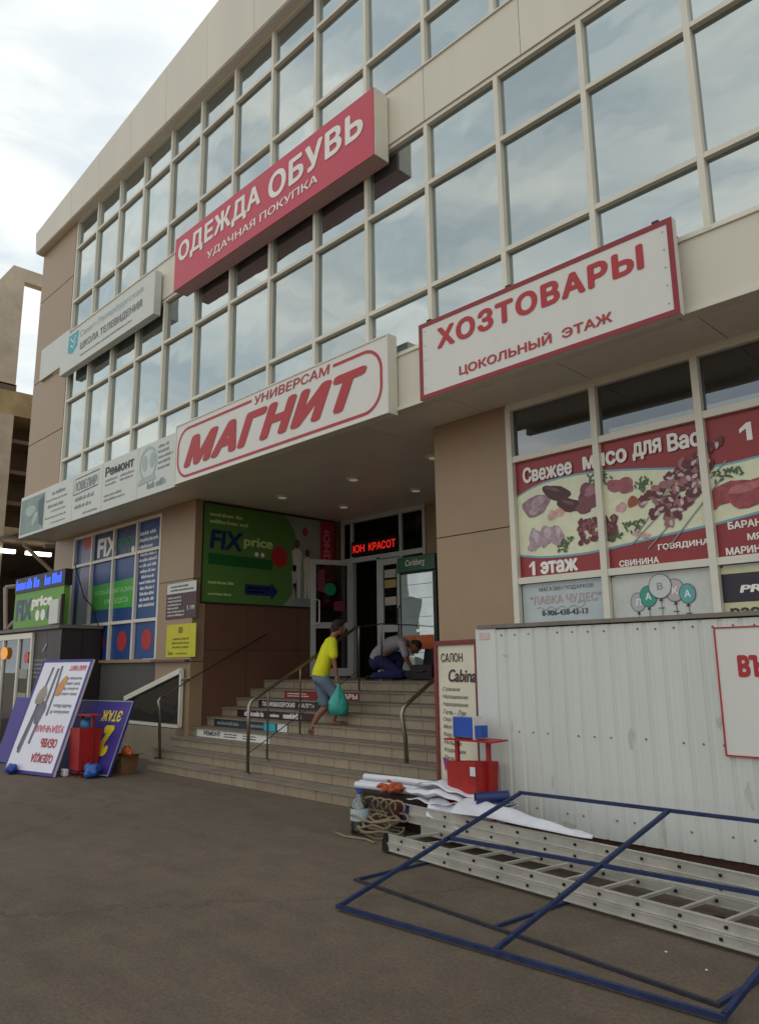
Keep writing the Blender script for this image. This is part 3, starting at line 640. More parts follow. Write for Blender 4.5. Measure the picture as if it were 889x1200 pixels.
prints(T,fr,M_txtg,lambda b:(dashes(b,fr,1.8,.68,.75,.16,1),dashes(b,fr,1.5,.58,1.25,.08,1),dashes(b,fr,1.6,.42,1.0,.13,1),dashes(b,fr,1.8,.33,.9,.07,1),dashes(b,fr,1.5,.2,1.2,.07,1),dashes(b,fr,1.8,.08,.9,.06,1),
    dashes(b,fr,3.0,.34,1.1,.15,1),dashes(b,fr,3.0,.19,.95,.14,1),dashes(b,fr,3.4,.05,.75,.08,1),
    dashes(b,fr,4.35,.44,.5,.16,2),dashes(b,fr,4.95,.44,.6,.16,2),dashes(b,fr,4.32,.14,1.0,.17,2),dashes(b,fr,6.35,.38,.5,.48,5),dashes(b,fr,6.0,.1,.9,.15,1,fill=.8)))
prints(T,fr,M_txtd,lambda b:(b.ring(fr,[(2.92,.52),(2.96,.84),(4.08,.86),(4.02,.56),(2.92,.52)],.02),text(b,fr,'Ремонт',4.33,.64,1.15,.19,.004,.03)))
prints(T,fr,M_txtg,lambda b:text(b,fr,'ЮВЕЛИР',3.02,.58,.96,.2,.004,.03))
prints(T,fr,mat('pale_teal_print','#a2b6b6',.5),lambda b:(b.ring(fr,rr(5.72,.3,6.28,.86,.26),.05,.004,True),b.disc(fr,5.88,.6,.09,.14,.004),b.disc(fr,6.14,.62,.09,.14,.004),b.poly(fr,[(5.65,.22),(6.3,.26),(6.25,.36),(5.7,.33)],.005)),'crest')
# poster on the side wall of the recess
fr=Fr((-11.765,7.17,2.72),(0,1,0)); w=3.2; h=1.86
T=panel('wall_poster','large green and white shop poster on the side wall of the stair recess','poster',fr,w,h,.012,mat('poster_green','#557f3c',.35,0,.05,1),mat('poster_frame','#2a2624',.5),.03)
b=MB(); pts=[(1.95,.03)]+[(1.62+.62*math.cos(math.radians(a)),.93+.95*math.sin(math.radians(a))) for a in range(-70,71,7)]+[(2.0,1.83),(2.78,1.83),(2.78,.03)]
b.poly(fr,pts,.003); b.build('family_photo',mat('photo_backdrop','#8f9a90',.4,0,.25,1.4),T)
MB().poly(fr,[(2.8,.03),(3.17,.03),(3.17,1.83),(2.8,1.83)],.003).build('banner_print',mat('poster_crimson','#a8243c',.35),T)
f90=Fr(fr.p(3.08,.15,0),(0,0,1),(0,-1,0))
prints(T,fr,mat('pinkish_print','#cf7f8c',.5),lambda b:text(b,f90,'ВЫГОДНО!',.0,.0,1.5,.2,.007,.04))
prints(T,fr,M_navy,lambda b:(text(b,fr,'FIX',.16,1.0,.72,.36,.004,.03,.1),b.poly(fr,[(.95,.2),(1.55,.2),(1.55,.12),(1.72,.3),(1.55,.46),(1.55,.4),(.95,.4)],.004)))
prints(T,fr,mat('lime_text','#c4d98a',.5),lambda b:(text(b,fr,'price',.9,1.06,.68,.24,.004,.03),dashes(b,fr,.15,1.45,.9,.26,2),dashes(b,fr,.15,.34,.7,.1,1),dashes(b,fr,.15,.14,.65,.08,1),dashes(b,fr,1.02,.23,.5,.14,2)))
MB().poly(fr,[(.14,.72),(1.58,.70),(1.58,.9),(.14,.92)],.004).build('underline_print',M_dgreen,T)
prints(T,fr,M_txtw,lambda b:(b.disc(fr,1.2,.98,.045,c=.005),b.disc(fr,1.34,.98,.045,c=.005)),'dot')
MB().disc(fr,1.74,.98,.2,.21,.006).build('red_circle',M_red,T)
# people in the photo print: plain silhouettes
for (x,s_,c1,c2) in ((2.18,1.0,'#c9c6be','#5a4a44'),(2.45,.85,'#cfc8bc','#54423c'),(2.12,.55,'#bdb9b4','#4c3c36')):
    b=MB(); H=1.15*s_; b.poly(fr,[(x-.09*s_,.2+.45*H),(x+.09*s_,.2+.45*H),(x+.13*s_,.2+.8*H),(x+.05*s_,.2+.86*H),(x-.05*s_,.2+.86*H),(x-.13*s_,.2+.8*H)],.006).poly(fr,[(x-.09*s_,.2),(x-.02,.2),(x,.2+.4*H),(x+.02,.2),(x+.09*s_,.2),(x+.1*s_,.2+.46*H),(x-.1*s_,.2+.46*H)],.0055)
    b.build('figure_print',mat('fig'+c1,c1,.5),T); MB().disc(fr,x,.2+.94*H,.05*s_+.02,.07*s_+.02,.006).build('head_print',mat('figh'+c2,c2,.5),T)
MB().disc(fr,2.38,1.55,.07,.09,.007).build('balloon_print',M_red,T)
# stickers on the left column
fr=Fr((-12.68,7.02,2.46)); T=panel('notice_board','maroon and white notice with rows of small print above the yellow notice','notice',fr,1.05,.66,.012,M_maroon)
MB().fbox(fr,.02,1.03,.46,.65,.0,.003).build('header',M_sign2,T)
prints(T,fr,M_txtd,lambda b:dashes(b,fr,.15,.49,.8,.13,2,.005)); prints(T,fr,M_sign2,lambda b:(dashes(b,fr,.06,.04,.6,.38,6,.003),text(b,fr,'5 199',.74,.14,.26,.08,.004,.02)))
fr=Fr((-12.62,7.02,1.78)); T=panel('notice_board','yellow notice sheet on the tan column below the maroon notice','notice',fr,1.0,.58,.012,mat('notice_yellow','#c9c01c',.5))
prints(T,fr,mat('olive_print','#7d7a20',.6),lambda b:(dashes(b,fr,.15,.14,.7,.22,3,.003,al='c'),b.poly(fr,[(.42,.42),(.56,.42),(.56,.53),(.42,.53)],.003),b.poly(fr,[(.08,.04),(.25,.04),(.25,.09),(.08,.09)],.003),dashes(b,fr,.35,.04,.5,.05,1,.003)))
# ------------------------------------------------------------------ staircase
ST=thing('staircase','wide tiled entrance staircase of nine beige steps up to the doors','stairs',(-8.8,7.5,0))
rd=random.Random(2); XL=-11.95; XRt=-5.66
treads=MB(); core=MB()
for i in range(9):
    y=6.2+.3*i; z0=.15*i; z1=z0+.15
    xl=XL if i<3 else -11.78; xr=XRt if i<3 else -6.06
    if i==0: xl=-11.6
    y1=y+.3 if i<8 else 10.6
    core.box(xl,xr,y+.02,y1+.02,0 if i<8 else 0,z1-.022)
    x=xl; k=0; off=.0 if i%2 else .0
    while x<xr-.02:
        x2=min(x+.30,xr); j=rd.uniform(-.0015,.0015)
        MB().box(x+.0035,x2-.0035,y+.008+j,y+.03,z0+.004,z1-.024).build('riser_tile',M_tile,ST)
        x=x2
    yy=y-.018
    while yy<y1-.01:
        y2=min(yy+.318 if yy<y else yy+.30,y1); x=xl
        while x<xr-.02:
            x2=min(x+.30,xr); treads.box(x+.002,x2-.002,yy+.002,y2-.002,z1-.022,z1+rd.uniform(0,.001)); x=x2
        yy=y2
core.build('core',M_grout,ST); o=treads.build('tread_tiles',M_tread,ST); o['kind']='stuff'
# adverts on risers
def riser(i,x0,x1,col,label,fn,m2=M_txtw):
    y=6.2+.3*i-.0; fr=Fr((x0,y-.001,.15*i+.006)); T=thing('step_advert',label,'advert',(x0,y,.15*i),'adverts stuck on the stair risers')
    MB().fbox(fr,0,x1-x0,0,.118,-.004,0).build('strip',mat('strip'+col,col,.5,0,.08,3),T); prints(T,fr,m2,lambda b:fn(b,fr,x1-x0)); return T
riser(3,-11.6,-9.55,'#d5d3cc','white repair advert strip on the lowest decorated riser',lambda b,f,w:(text(b,f,'РЕМОНТ',.22,.03,.5,.07,.003,.03),dashes(b,f,.82,.02,.45,.08,2,.003),dashes(b,f,1.35,.02,.4,.08,2,.003)),M_txtd)
T=riser(4,-11.55,-9.5,'#25303c','dark navy advert strip with pale end on the second decorated riser',lambda b,f,w:(dashes(b,f,.1,.03,.8,.06,1,.003,.9),dashes(b,f,1.0,.03,.5,.06,1,.003,.9)),M_txtg)
fr=Fr((-11.55,7.399,.606)); MB().fbox(fr,1.45,1.75,0,.118,.003,.005).build('blue_logo',M_teal,T); MB().fbox(fr,1.8,2.05,0,.118,.003,.005).build('pale_end',M_sign2,T)
T=riser(5,-11.3,-9.2,'#351a1e','dark maroon advert strip with white word blocks on the middle riser',lambda b,f,w:(dashes(b,f,.22,.02,.55,.09,1,.003,.95),dashes(b,f,.95,.03,.3,.06,1,.003,.9),dashes(b,f,1.3,.02,.6,.09,1,.003,.95)))
riser(6,-11.1,-8.95,'#2c2426','near-black beauty salon advert strip on the fourth decorated riser',lambda b,f,w:(text(b,f,'ПАРИКМАХЕРСКАЯ',.12,.02,.9,.08,.003,.02),text(b,f,'САЛОН',1.12,.025,.4,.07,.003,.01,.2),b.disc(f,1.95,.06,.035,c=.003),b.disc(f,1.72,.06,.02,.04,c=.003)))
riser(7,-10.75,-8.85,'#8a1f22','red household goods advert strip on the top decorated riser',lambda b,f,w:(dashes(b,f,.08,.02,.65,.08,2,.003),text(b,f,'ХОЗТОВАРЫ',.92,.02,.95,.08,.003,.03)))
# ------------------------------------------------------------------ handrails
H1=thing('handrail','long stainless handrail climbing the stairs left of the man in yellow','handrail',(-9.05,6.36,.15))
def zs(y): return max(.15,min(1.35,.15*(math.floor((y-6.2)/.3)+1)))
xr=-9.05
MB().tube([(xr,6.36,.15),(xr,6.36,1.06),(xr,6.39,1.12),(xr,6.45,1.155),(xr,8.42,2.20),(xr,8.49,2.22)],.024,12).build('top_rail',M_steel,H1,smooth=True)
MB().tube([(xr,8.49,2.22),(xr,9.01,2.28),(xr,10.4,2.28)],.010,8).build('porch_rail',mat('dark_rail','#3a302a',.5),H1)
for y in (6.69,7.28,8.49,9.01):
    z1=1.155+(y-6.45)*.53 if y<8.5 else 2.3
    MB().tube([(xr,y,zs(y)),(xr,y,z1-.03),(xr,y,z1)],[.014,.014,.010],10).build('post',M_steel,H1,smooth=True)
    MB().tube([(xr,y,zs(y)),(xr,y,zs(y)+.015)],.035,12).build('foot_plate',M_steel,H1)
MB().tube([(xr,6.36,.15),(xr,6.36,.17)],.045,12).build('foot_plate',M_steel,H1)
MB().tube([(xr,6.36,.42),(xr,8.49,1.52)],.008,8).build('mid_rail',M_steel,H1)
H2=thing('handrail','short stainless handrail bending up the stairs at the right by the salon board','handrail',(-6.5,6.88,.45))
MB().tube([(-6.5,6.88,.30),(-6.5,6.86,.72),(-6.5,6.80,1.02),(-6.5,6.83,1.09),(-6.5,6.9,1.14),(-6.5,7.5,1.47),(-6.5,8.6,2.2),(-6.5,9.8,2.3)],.026,12).build('top_rail',M_steel,H2,smooth=True)
MB().tube([(-6.5,8.6,1.35),(-6.5,8.6,2.2)],.015,8).build('post',M_steel,H2); MB().tube([(-6.5,9.8,1.35),(-6.5,9.8,2.3)],.015,8).build('post',M_steel,H2)
MB().tube([(-6.5,6.88,.3),(-6.5,6.88,.32)],.045,12).build('foot_plate',M_steel,H2)
H3=thing('handrail','short stainless handrail post at the left foot of the stairs','handrail',(-11.6,6.4,.15))
MB().tube([(-11.55,6.4,.14),(-11.56,6.36,.95),(-11.57,6.34,1.06),(-11.58,6.38,1.11),(-11.6,6.45,1.13)],.024,10).build('post',M_steel,H3,smooth=True)
MB().tube([(-11.6,6.45,1.13),(-11.66,7.0,1.42),(-11.70,8.6,2.2)],.011,10).build('top_rail',mat('dark_rail','#3a302a',.5),H3,smooth=True)
MB().tube([(-11.92,6.96,1.39),(-11.55,6.92,1.42)],.018,8).build('wall_bracket',M_steel,H3)
# ------------------------------------------------------------------ basement lean-to left of the stairs
BL=thing('basement_canopy','low sloping canopy with pale framed trapezoid window beside the stairs','canopy',(-12.9,7.0,0))
q=[(-14.3,.96),(-11.90,1.60),(-11.92,.60),(-13.97,.58)]
MB().box(-16.9,-11.80,7.06,7.3,0,1.70).build('wall',mat('grey_apron','#55514e',.7,0,.15,2),BL)
MB().box(-14.6,-11.96,6.9,7.05,0,.56).build('plinth',M_tile,BL)
fz=Fr((0,6.98,0)); pts=[(-14.0,.60),(-11.95,.60),(-11.95,1.55),(-14.0,1.02)]
b=MB(); 
for (a,c),wd in (((pts[0],pts[1]),.05),((pts[1],pts[2]),.05),((pts[2],pts[3]),.09)):
    b.bar((a[0],6.97,a[1]),(c[0],6.97,c[1]),.06,wd,(0,0,1) if wd!=.05 or a[1]==c[1] else (1,0,0))
b.build('frame',M_alu,BL)
MB().add([(x,7.0,z) for x,z in pts],[(0,1,2,3)]).build('pane',glassmat('dark_glass',(.3,.3,.3),(.02,.02,.02),.15),BL)
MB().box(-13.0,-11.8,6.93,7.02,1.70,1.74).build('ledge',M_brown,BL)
# ------------------------------------------------------------------ container / hoarding
HO=thing('metal_hoarding','white profiled sheet metal enclosure with rusty base in front of the right windows','hoarding',(-2,6.5,0))
xs=[]; x=-4.60; prof=[]
XE=3.0
while x<XE:
    prof+=[(x,0),(x+.02,0),(x+.026,.003),(x+.034,0),(x+.105,0),(x+.116,.011),(x+.137,.011),(x+.148,0)]; x+=.16
yh=6.2
v=[];f=[]
for (a,d) in prof: v+=[(a,yh-(-d),.13),(a,yh+d,1.955)]
for i in range(len(prof)-1): f.append((2*i,2*i+2,2*i+3,2*i+1))
MB().add(v,f).build('profiled_sheet',M_cont,HO)
MB().box(-4.85,-4.60,6.192,6.215,.12,1.965).build('corner_flashing',M_cont,HO)
MB().box(-4.85,-4.83,6.215,7.0,.12,1.965).build('side_sheet',M_cont,HO)
MB().box(-4.86,XE,6.22,6.30,0,.125).build('base_channel',M_rust,HO); 
MB().box(-4.82,XE,6.18,7.02,1.968,2.005).build('roof_sheet',mat('hoarding_roof','#7d746a',.6,.2,.25,4),HO)
b=MB(); rd=random.Random(4)
for k,zz in ((0,1.90),(1,.98),(2,.30)):
    for i in range(46): 
        xx=-4.53+i*.16
        if rd.random()<(.9 if k!=1 or i%2 else .2): b.tube([(xx+.0,6.203,zz+rd.uniform(-.01,.01)),(xx,6.192,zz)],.008,6)
b.build('screws',mat('screw_grey','#6d675c',.6),HO,kind='stuff')
b=MB()
for (x,z,w_,h_) in ((-4.45,1.02,.008,.05),(-4.03,.55,.012,.05),(-3.23,.98,.02,.1),(-2.47,1.15,.02,.05),(-3.9,.2,.05,.03),(-2.3,.62,.025,.09),(-2.42,.98,.03,.09),(-3.0,.3,.02,.12),(-4.5,1.7,.03,.01)): b.blob(Fr((0,6.199,0)),x,z,w_,h_,0.001,j=.3)
b.build('stain',mat('rust_stain','#bcbdb4',.8),HO,kind='stuff')
MB().fbox(Fr((-4.80,6.19,1.86)),0,.13,0,.07,0,.002).build('small_label',mat('pink_label','#cfb4b0',.6),HO)
fr=Fr((-2.44,6.185,.90)); w=2.3; h=.99
T=panel('hoarding_banner','white banner with thin red edge and red letters fixed to the metal hoarding','banner',fr,w,h,.006,M_sign,M_red,.012)
prints(T,fr,M_red,lambda b:text(b,fr,'ВЪЕЗД',.16,.57,.50,.20,.004,.05))
# ------------------------------------------------------------------ salon board
d=Vector((.93,-.25,0)).normalized(); fr=Fr((-5.60,6.44,.34),d,(0,0,1)); w=.74;h=1.5
T=panel('salon_board','cream beauty salon price board with worn red frame beside the metal hoarding','board',fr,w,h,.02,mat('board_cream','#d8d2bc',.5,0,.1,3))
bm=mat('worn_red_frame','#7a3436',.7,0,.35,12)
MB().fbox(fr,-.03,.025,-.03,h+.03,-.03,.02).build('frame_post',bm,T); MB().fbox(fr,w-.02,w+.02,-.03,h+.03,-.03,.02).build('frame_post',bm,T)
MB().fbox(fr,.025,w-.02,h-.02,h+.03,-.03,.02).build('frame_rail',bm,T); MB().fbox(fr,.025,w-.02,-.07,.0,-.03,.02).build('frame_rail',bm,T)
MB().fbox(fr,-.02,.02,-.34,-.03,-.03,.01).fbox(fr,w-.02,w+.01,-.34,-.03,-.03,.01).build('leg',bm,T)
def sal(b):
    text(b,fr,'САЛОН',.09,1.30,.40,.095,.004,.01); text(b,fr,'Cabina',.22,1.09,.50,.135,.004,.02,.2)
    for i,s_ in enumerate(['Стрижки','Наращивание','Наращивание','Гель - Лак','Окраска','Мелирование','Керапластика','Укладка','Коррекция','Визаж']):
        text(b,fr,s_,.10,.985-i*.079,.035*len(s_)+.08,.052,.004,.0,.3)
prints(T,fr,mat('salon_print','#4a2a34',.6),sal)
prints(T,fr,mat('arrow_purple','#8a3a86',.6),lambda b:b.poly(fr,[(.07,.30),(.21,.27),(.17,.235),(.32,.07),(.28,.04),(.14,.19),(.11,.16)],.004),'arrow')
# dark plank box with white rolls
T=thing('plank_box','low dark wooden box at the foot of the salon board carrying white rolls','box',(-5.7,5.95,0))
for i in range(3):
    MB().box(-6.15,-5.05,5.74,5.76,.01+i*.105,.105+i*.105).build('plank',mat('dark_wood','#33251f',.8,0,.3,8),T)
MB().box(-6.15,-5.05,5.76,6.12,.0,.30).build('body',mat('dark_wood','#33251f'),T)
MB().box(-6.17,-5.03,5.73,6.13,.305,.325).build('lid',mat('dark_wood','#33251f'),T)
labs=['white vinyl banner roll lying furthest back on the dark box','white vinyl banner roll in the middle on the dark box','white vinyl banner roll nearest the front on the dark box','thin white roll on top of the others on the dark box']
for i,(y,z,r_) in enumerate(((6.02,.368,.042),(5.92,.362,.038),(5.83,.360,.036),(5.93,.434,.034))):
    o=MB().tube([(-6.28+.03*i,y-.05,z),(-5.7,y,z+.004),(-5.05+.05*i,y+.04,z)],[(r_,r_*.9),(r_,r_),(r_,r_*.8)],16).build('banner_roll',M_paper,None,smooth=False)
    top(o,(-5.7,y,z-r_)); tag(o,labs[i],'banner roll','white rolls on the dark box')
# orange cloth
b=MB(); rd=random.Random(9)
for k in range(34): b.ell((-5.60+rd.uniform(-.16,.16),5.72+rd.uniform(-.07,.05),.40+rd.uniform(-.04,.05)),(rd.uniform(.02,.05),rd.uniform(.02,.05),rd.uniform(.015,.035)),8,6)
o=b.build('work_cloth',M_org,None,remesh=.008,sm=1); top(o,(-5.6,5.7,.35)); tag(o,'crumpled orange cloth on the white rolls','cloth')
# water bottle
T=thing('water_bottle','large clear plastic water bottle with blue cap by the coiled rope','bottle',(-5.72,5.36,0))
pl=glassmat('clear_plastic',(.8,.85,.88),(.3,.3,.3),.10,.08,.2,transp=.85)
prof=[(.0,.085),(.02,.09),(.05,.085),(.08,.09),(.12,.084),(.16,.09),(.2,.084),(.26,.09),(.31,.07),(.35,.03),(.385,.022)]
MB().tube([(-5.72,5.36,z) for z,_ in prof],[r_ for _,r_ in prof],16).build('bottle_body',pl,T,smooth=True)
MB().tube([(-5.72,5.36,.385),(-5.72,5.36,.42)],.028,12).build('cap',M_bluep,T); MB().tube([(-5.72,5.36,.13),(-5.72,5.36,.24)],.0915,16,cap=False).build('label_band',mat('pale_label','#a9b9c0',.6),T)
# rope coil
rd=random.Random(12)
b=MB()
for k in range(8):
    R_=.13+rd.random()*.14; cx_,cy_=-5.52+rd.uniform(-.08,.08),5.42+rd.uniform(-.07,.07); ph=rd.random()*6
    b.tube([(cx_+R_*math.cos(a*.314+ph)*1.2,cy_+R_*.8*math.sin(a*.314+ph),.02+.025*k+.015*math.sin(a*1.3+k)) for a in range(20)],.011,6,closed=True)
for k in range(4):
    cx_=-5.7+.12*k; b.tube([(cx_+.09*math.cos(a*.5),5.50+.03*math.sin(a),.24+.09*math.sin(a*.5)) for a in range(12)],.010,6)
b.tube([(-5.9,5.2,.012),(-5.7,5.15,.012),(-5.45,5.2,.012),(-5.3,5.15,.012)],.011,6)
o=b.build('rope_coil',M_rope,None,smooth=True); top(o,(-5.5,5.42,0)); tag(o,'tangled beige rope coil on the ground at the end of the ladder','rope')
o=top(MB().ell((-5.45,5.62,.2),(.1,.1,.12),12,8).ell((-5.58,5.66,.16),(.09,.08,.1),10,7).build('work_bag',mat('dark_red_cloth','#4a1f1f',.9,0,.3,10),None,remesh=.015,sm=2),(-5.5,5.62,.05)); tag(o,'dark red cloth bag slumped under the white rolls','bag')
# ------------------------------------------------------------------ litter bins
def bin_(x,y,label,doors=True):
    T=thing('litter_bin',label,'litter bin',(x,y,0),'red steel litter bins')
    for sx in (-.19,.19):
        MB().box(x+sx-.018,x+sx+.018,y-.018,y+.018,.03,.90).build('post',M_redp,T)
        MB().box(x+sx-.02,x+sx+.02,y-.16,y+.16,0,.03).build('foot',M_redp,T)
    P8=[(x-.16,y-.17,.10),(x+.16,y-.17,.10),(x+.16,y+.12,.10),(x-.16,y+.12,.10),(x-.175,y-.19,.71),(x+.175,y-.19,.73),(x+.175,y+.17,.70),(x-.175,y+.17,.68)]
    b=MB().add(P8,[(0,3,2,1),(0,1,5,4),(1,2,6,5),(2,3,7,6),(3,0,4,7)]); o=b.build('bucket',M_redp,T); m_=o.modifiers.new('s','SOLIDIFY'); m_.thickness=.008
    MB().add([(x-.165,y-.18,.69),(x+.165,y-.18,.71),(x+.165,y+.16,.69),(x-.165,y+.16,.67)],[(0,1,2,3)]).build('rubbish',M_dark,T)
    return T
T=bin_(-4.74,5.94,'red steel litter bin with plate shelf in front of the white metal hoarding')
MB().box(-5.0,-4.42,5.82,6.08,.895,.91).build('shelf',M_redp,T); MB().box(-4.62,-4.56,5.738,5.742,.60,.68).build('paper_tag',M_paper,T)
T2=thing('ash_box','blue steel ash box standing on the shelf of the right litter bin','ash box',(-4.78,5.93,.91))
MB().box(-4.92,-4.67,5.87,6.0,.93,1.11).build('back_plate',M_bluep,T2); MB().box(-4.67,-4.58,5.88,5.98,.93,1.04).build('tray',M_bluep,T2); MB().box(-4.925,-4.915,5.86,6.0,.91,1.125).box(-4.665,-4.655,5.86,6.0,.91,1.125).build('edge_strip',M_alu,T2)
T=bin_(-11.75,5.25,'red steel litter bin full of rubbish in front of the leaning purple board')
MB().box(-11.98,-11.45,5.15,5.35,.895,.91).build('shelf',M_redp,T)
def bag(x,y,z,s_,col,label,seed=1,name='plastic_bag'):
    rd=random.Random(seed); b=MB()
    b.ell((x,y,z+s_*.42),(.5*s_,.45*s_,.42*s_),12,8)
    for k in range(11):
        a=rd.uniform(0,6.28); q_=rd.uniform(.12,.3)*s_; b.ell((x+q_*math.cos(a),y+q_*math.sin(a),z+rd.uniform(.25,.7)*s_),(rd.uniform(.22,.36)*s_,rd.uniform(.2,.3)*s_,rd.uniform(.2,.34)*s_),8,6)
    m_=mat('bag'+col,col,.35,0,.3,18,bump=.6,bscale=25); o=b.build(name,m_,None,remesh=.010,sm=3); top(o,(x,y,z)); return tag(o,label,'bag')
bag(-11.86,5.3,.66,.2,'#3a7fb8','pale blue plastic bag stuffed in the left litter bin',3)
bag(-11.42,5.22,.0,.24,'#2457a8','blue plastic bag on the ground right of the left litter bin',5)
bag(-12.82,4.55,.0,.19,'#1f3c98','dark blue bag on the ground at the corner of the white board',8)
o=top(MB().box(-12.0,-11.86,4.98,5.06,0,.11).build('paper_cup',M_paper,None,bevel=.02),(-11.93,5.02,0)); tag(o,'white crushed carton on the ground left of the red bin','carton')
# ------------------------------------------------------------------ boards leaning at the left
ux=Vector((1.29,.28,0)).normalized(); s_=Vector((-.121,.572,1.74)); 
def frame_rot(fr,w,h): return Fr(fr.p(w,h,0),-fr.x,-fr.y)
fr=Fr((-13.16,4.54,.02),ux,s_); w=1.32;h=1.83
T=panel('leaning_signboard','white upside down clothing advert board with purple edge leaning at the left','signboard',fr,w,h,.04,mat('board_white','#dcdae6',.4,0,.05,2),M_purple,.045)
fi=frame_rot(fr,w,h); fi.n=fr.n
prints(T,fr,M_red,lambda b:(text(b,fi,'ОДЕЖДА',.15,1.50,.55,.15,.004,.03),text(b,fi,'ОБУВЬ',.18,1.28,.42,.14,.004,.03)))
prints(T,fr,mat('board_pink','#d26a78',.5),lambda b:(text(b,fi,'УДАЧНАЯ',.12,1.06,.72,.13,.004,.03),text(b,fi,'МАГНИТ',.10,.10,.42,.09,.004,.03)))
prints(T,fr,M_txtg,lambda b:(dashes(b,fi,.15,.72,.62,.2,2),dashes(b,fi,.12,.28,.6,.34,4)))
b=MB()
for (x0,y0,x1,y1,wd) in ((.35,1.7,.18,.35,.05),(.50,1.68,.42,.45,.06),(.58,1.72,.62,.9,.05),(.30,1.2,.22,.3,.08)): b.ring(fr,[(x0,y0),((x0+x1)/2+.02,(y0+y1)/2),(x1,y1)],wd,.004)
b.blob(fr,.42,.95,.12,.18,.005); b.build('figure_print',mat('figure_grey','#6b6676',.5,0,.4,6),T)
b=MB().blob(fr,.30,1.22,.12,.16,.006); b.build('figure_print',mat('figure_sand','#968a80',.5,0,.3,6),T); b=MB().blob(fr,.74,1.38,.09,.17,.006,rot=-.3); b.build('figure_print',mat('figure_orange','#c98d50',.5,0,.3,6),T)
fr=Fr((-12.52,5.12,.02),(1.27,.27,0),(-.13,.42,1.08)); w=1.3;h=1.16
T=panel('leaning_signboard','purple board with upside down yellow digit and letters leaning by the stairs','signboard',fr,w,h,.04,M_purple,M_txtg,.018)
fi=frame_rot(fr,w,h); fi.n=fr.n
prints(T,fr,M_yel,lambda b:(text(b,fi,'2',.22,.40,.24,.48,.004,.06),text(b,fi,'ЭТАЖ',.15,.16,.48,.18,.004,.03)))
fr=Fr((-14.6,4.9,.02),(1.27,.2,0),(-.2,.35,1.1)); w=1.25;h=1.15
T=panel('leaning_signboard','dark purple board mostly hidden behind the white leaning board','signboard',fr,w,h,.04,M_purple)
prints(T,fr,M_txtg,lambda b:text(b,fr,'ЭТАЖ',.5,.75,.5,.13,.004,.02))
# cardboard box with rubbish
T=thing('cardboard_box','open brown cardboard box with papers beside the bottom stair','box',(-11.55,5.72,0))
MB().add([(-11.8,5.6,0),(-11.4,5.68,0),(-11.45,5.95,0),(-11.85,5.88,0),(-11.83,5.58,.27),(-11.38,5.66,.27),(-11.43,5.97,.27),(-11.87,5.9,.27)],[(0,3,2,1),(0,1,5,4),(1,2,6,5),(2,3,7,6),(3,0,4,7)]).build('box_body',M_card,T)
MB().add([(-11.83,5.58,.27),(-11.38,5.66,.27),(-11.36,5.56,.22),(-11.82,5.48,.2)],[(0,1,2,3)]).add([(-11.38,5.66,.27),(-11.43,5.97,.27),(-11.3,6.0,.3),(-11.27,5.7,.3)],[(0,1,2,3)]).build('flap',M_card,T)
b=MB().add([(-11.8,5.62,.28),(-11.5,5.68,.32),(-11.55,5.85,.42),(-11.78,5.8,.45)],[(0,1,2,3)]).add([(-11.75,5.6,.26),(-11.45,5.62,.30),(-11.5,5.8,.36)],[(0,1,2)]); o=top(b.build('waste_paper',M_paper,None),(-11.6,5.7,.27)); tag(o,'white papers sticking out of the cardboard box','paper')
b=MB().ell((-11.48,5.78,.33),(.09,.08,.1),10,7).ell((-11.40,5.8,.30),(.06,.06,.07),8,6); o=top(b.build('wrapper',mat('wrapper_orange','#c8622a',.4,0,.4,20,bump=.5,bscale=30),None,remesh=.014,sm=1),(-11.45,5.78,.26)); tag(o,'orange and yellow wrapper in the cardboard box','wrapper')
# ------------------------------------------------------------------ kiosk and its sign
KI=thing('kiosk','dark panelled kiosk with pale framed glass door at the left edge','kiosk',(-17,6.6,0))
MB().box(-20.5,-15.34,6.22,7.04,0,2.40).build('body',mat('kiosk_dark','#2b2225',.5,0,.1,2),KI)
kp=mat('kiosk_panel','#2f2426',.45,0,.08,2)
for a,b_ in ((-16.72,-16.03),(-16.02,-15.32)): MB().box(a,b_,6.2,6.22,.05,2.38).build('wall_panel',kp,KI)
for a,b_ in ((6.225,6.63),(6.64,7.03)): MB().box(-15.34,-15.32,a,b_,.05,2.38).build('wall_panel',kp,KI)
MB().box(-20.6,-15.28,6.12,7.04,2.40,2.47).build('roof',mat('kiosk_roof','#6b6660',.6,0,.2,3),KI)
for a,b_ in ((-19.4,-18.5),(-18.4,-17.55),(-17.47,-16.8)): MB().box(a,b_,6.19,6.2,.12,2.24).build('pane',M_shop,KI)
for x in (-19.45,-18.45,-17.5,-16.76): MB().box(x-.04,x+.04,6.15,6.22,0,2.24).build('door_frame',M_alu,KI)
MB().box(-19.5,-16.72,6.145,6.22,2.24,2.36).build('door_head',M_alu,KI)
for z0,z1 in ((1.40,1.60),(.96,1.1)): MB().box(-17.36,-16.9,6.165,6.175,z0,z1).build('sticker',mat('st_g','#8f9686'),KI)
MB().disc(Fr((-17.0,6.16,1.84)),0,0,.13,.13,.002).build('red_circle',mat('kiosk_red','#d0524e',.5),KI); MB().disc(Fr((-18.3,6.14,1.95)),0,0,.22,.14,.002).build('orange_sign',mat('kiosk_orange','#e0913a',.5,0,0,emit=.5),KI)
fr=Fr((-16.72,6.195,1.35)); prints(KI,fr,M_txtg,lambda b:dashes(b,fr,.1,.05,.9,.42,5)); prints(KI,fr,M_txtg,lambda b:b.ring(fr,[(.5,.60),(.7,.76)],.06,.004),'pen_mark')
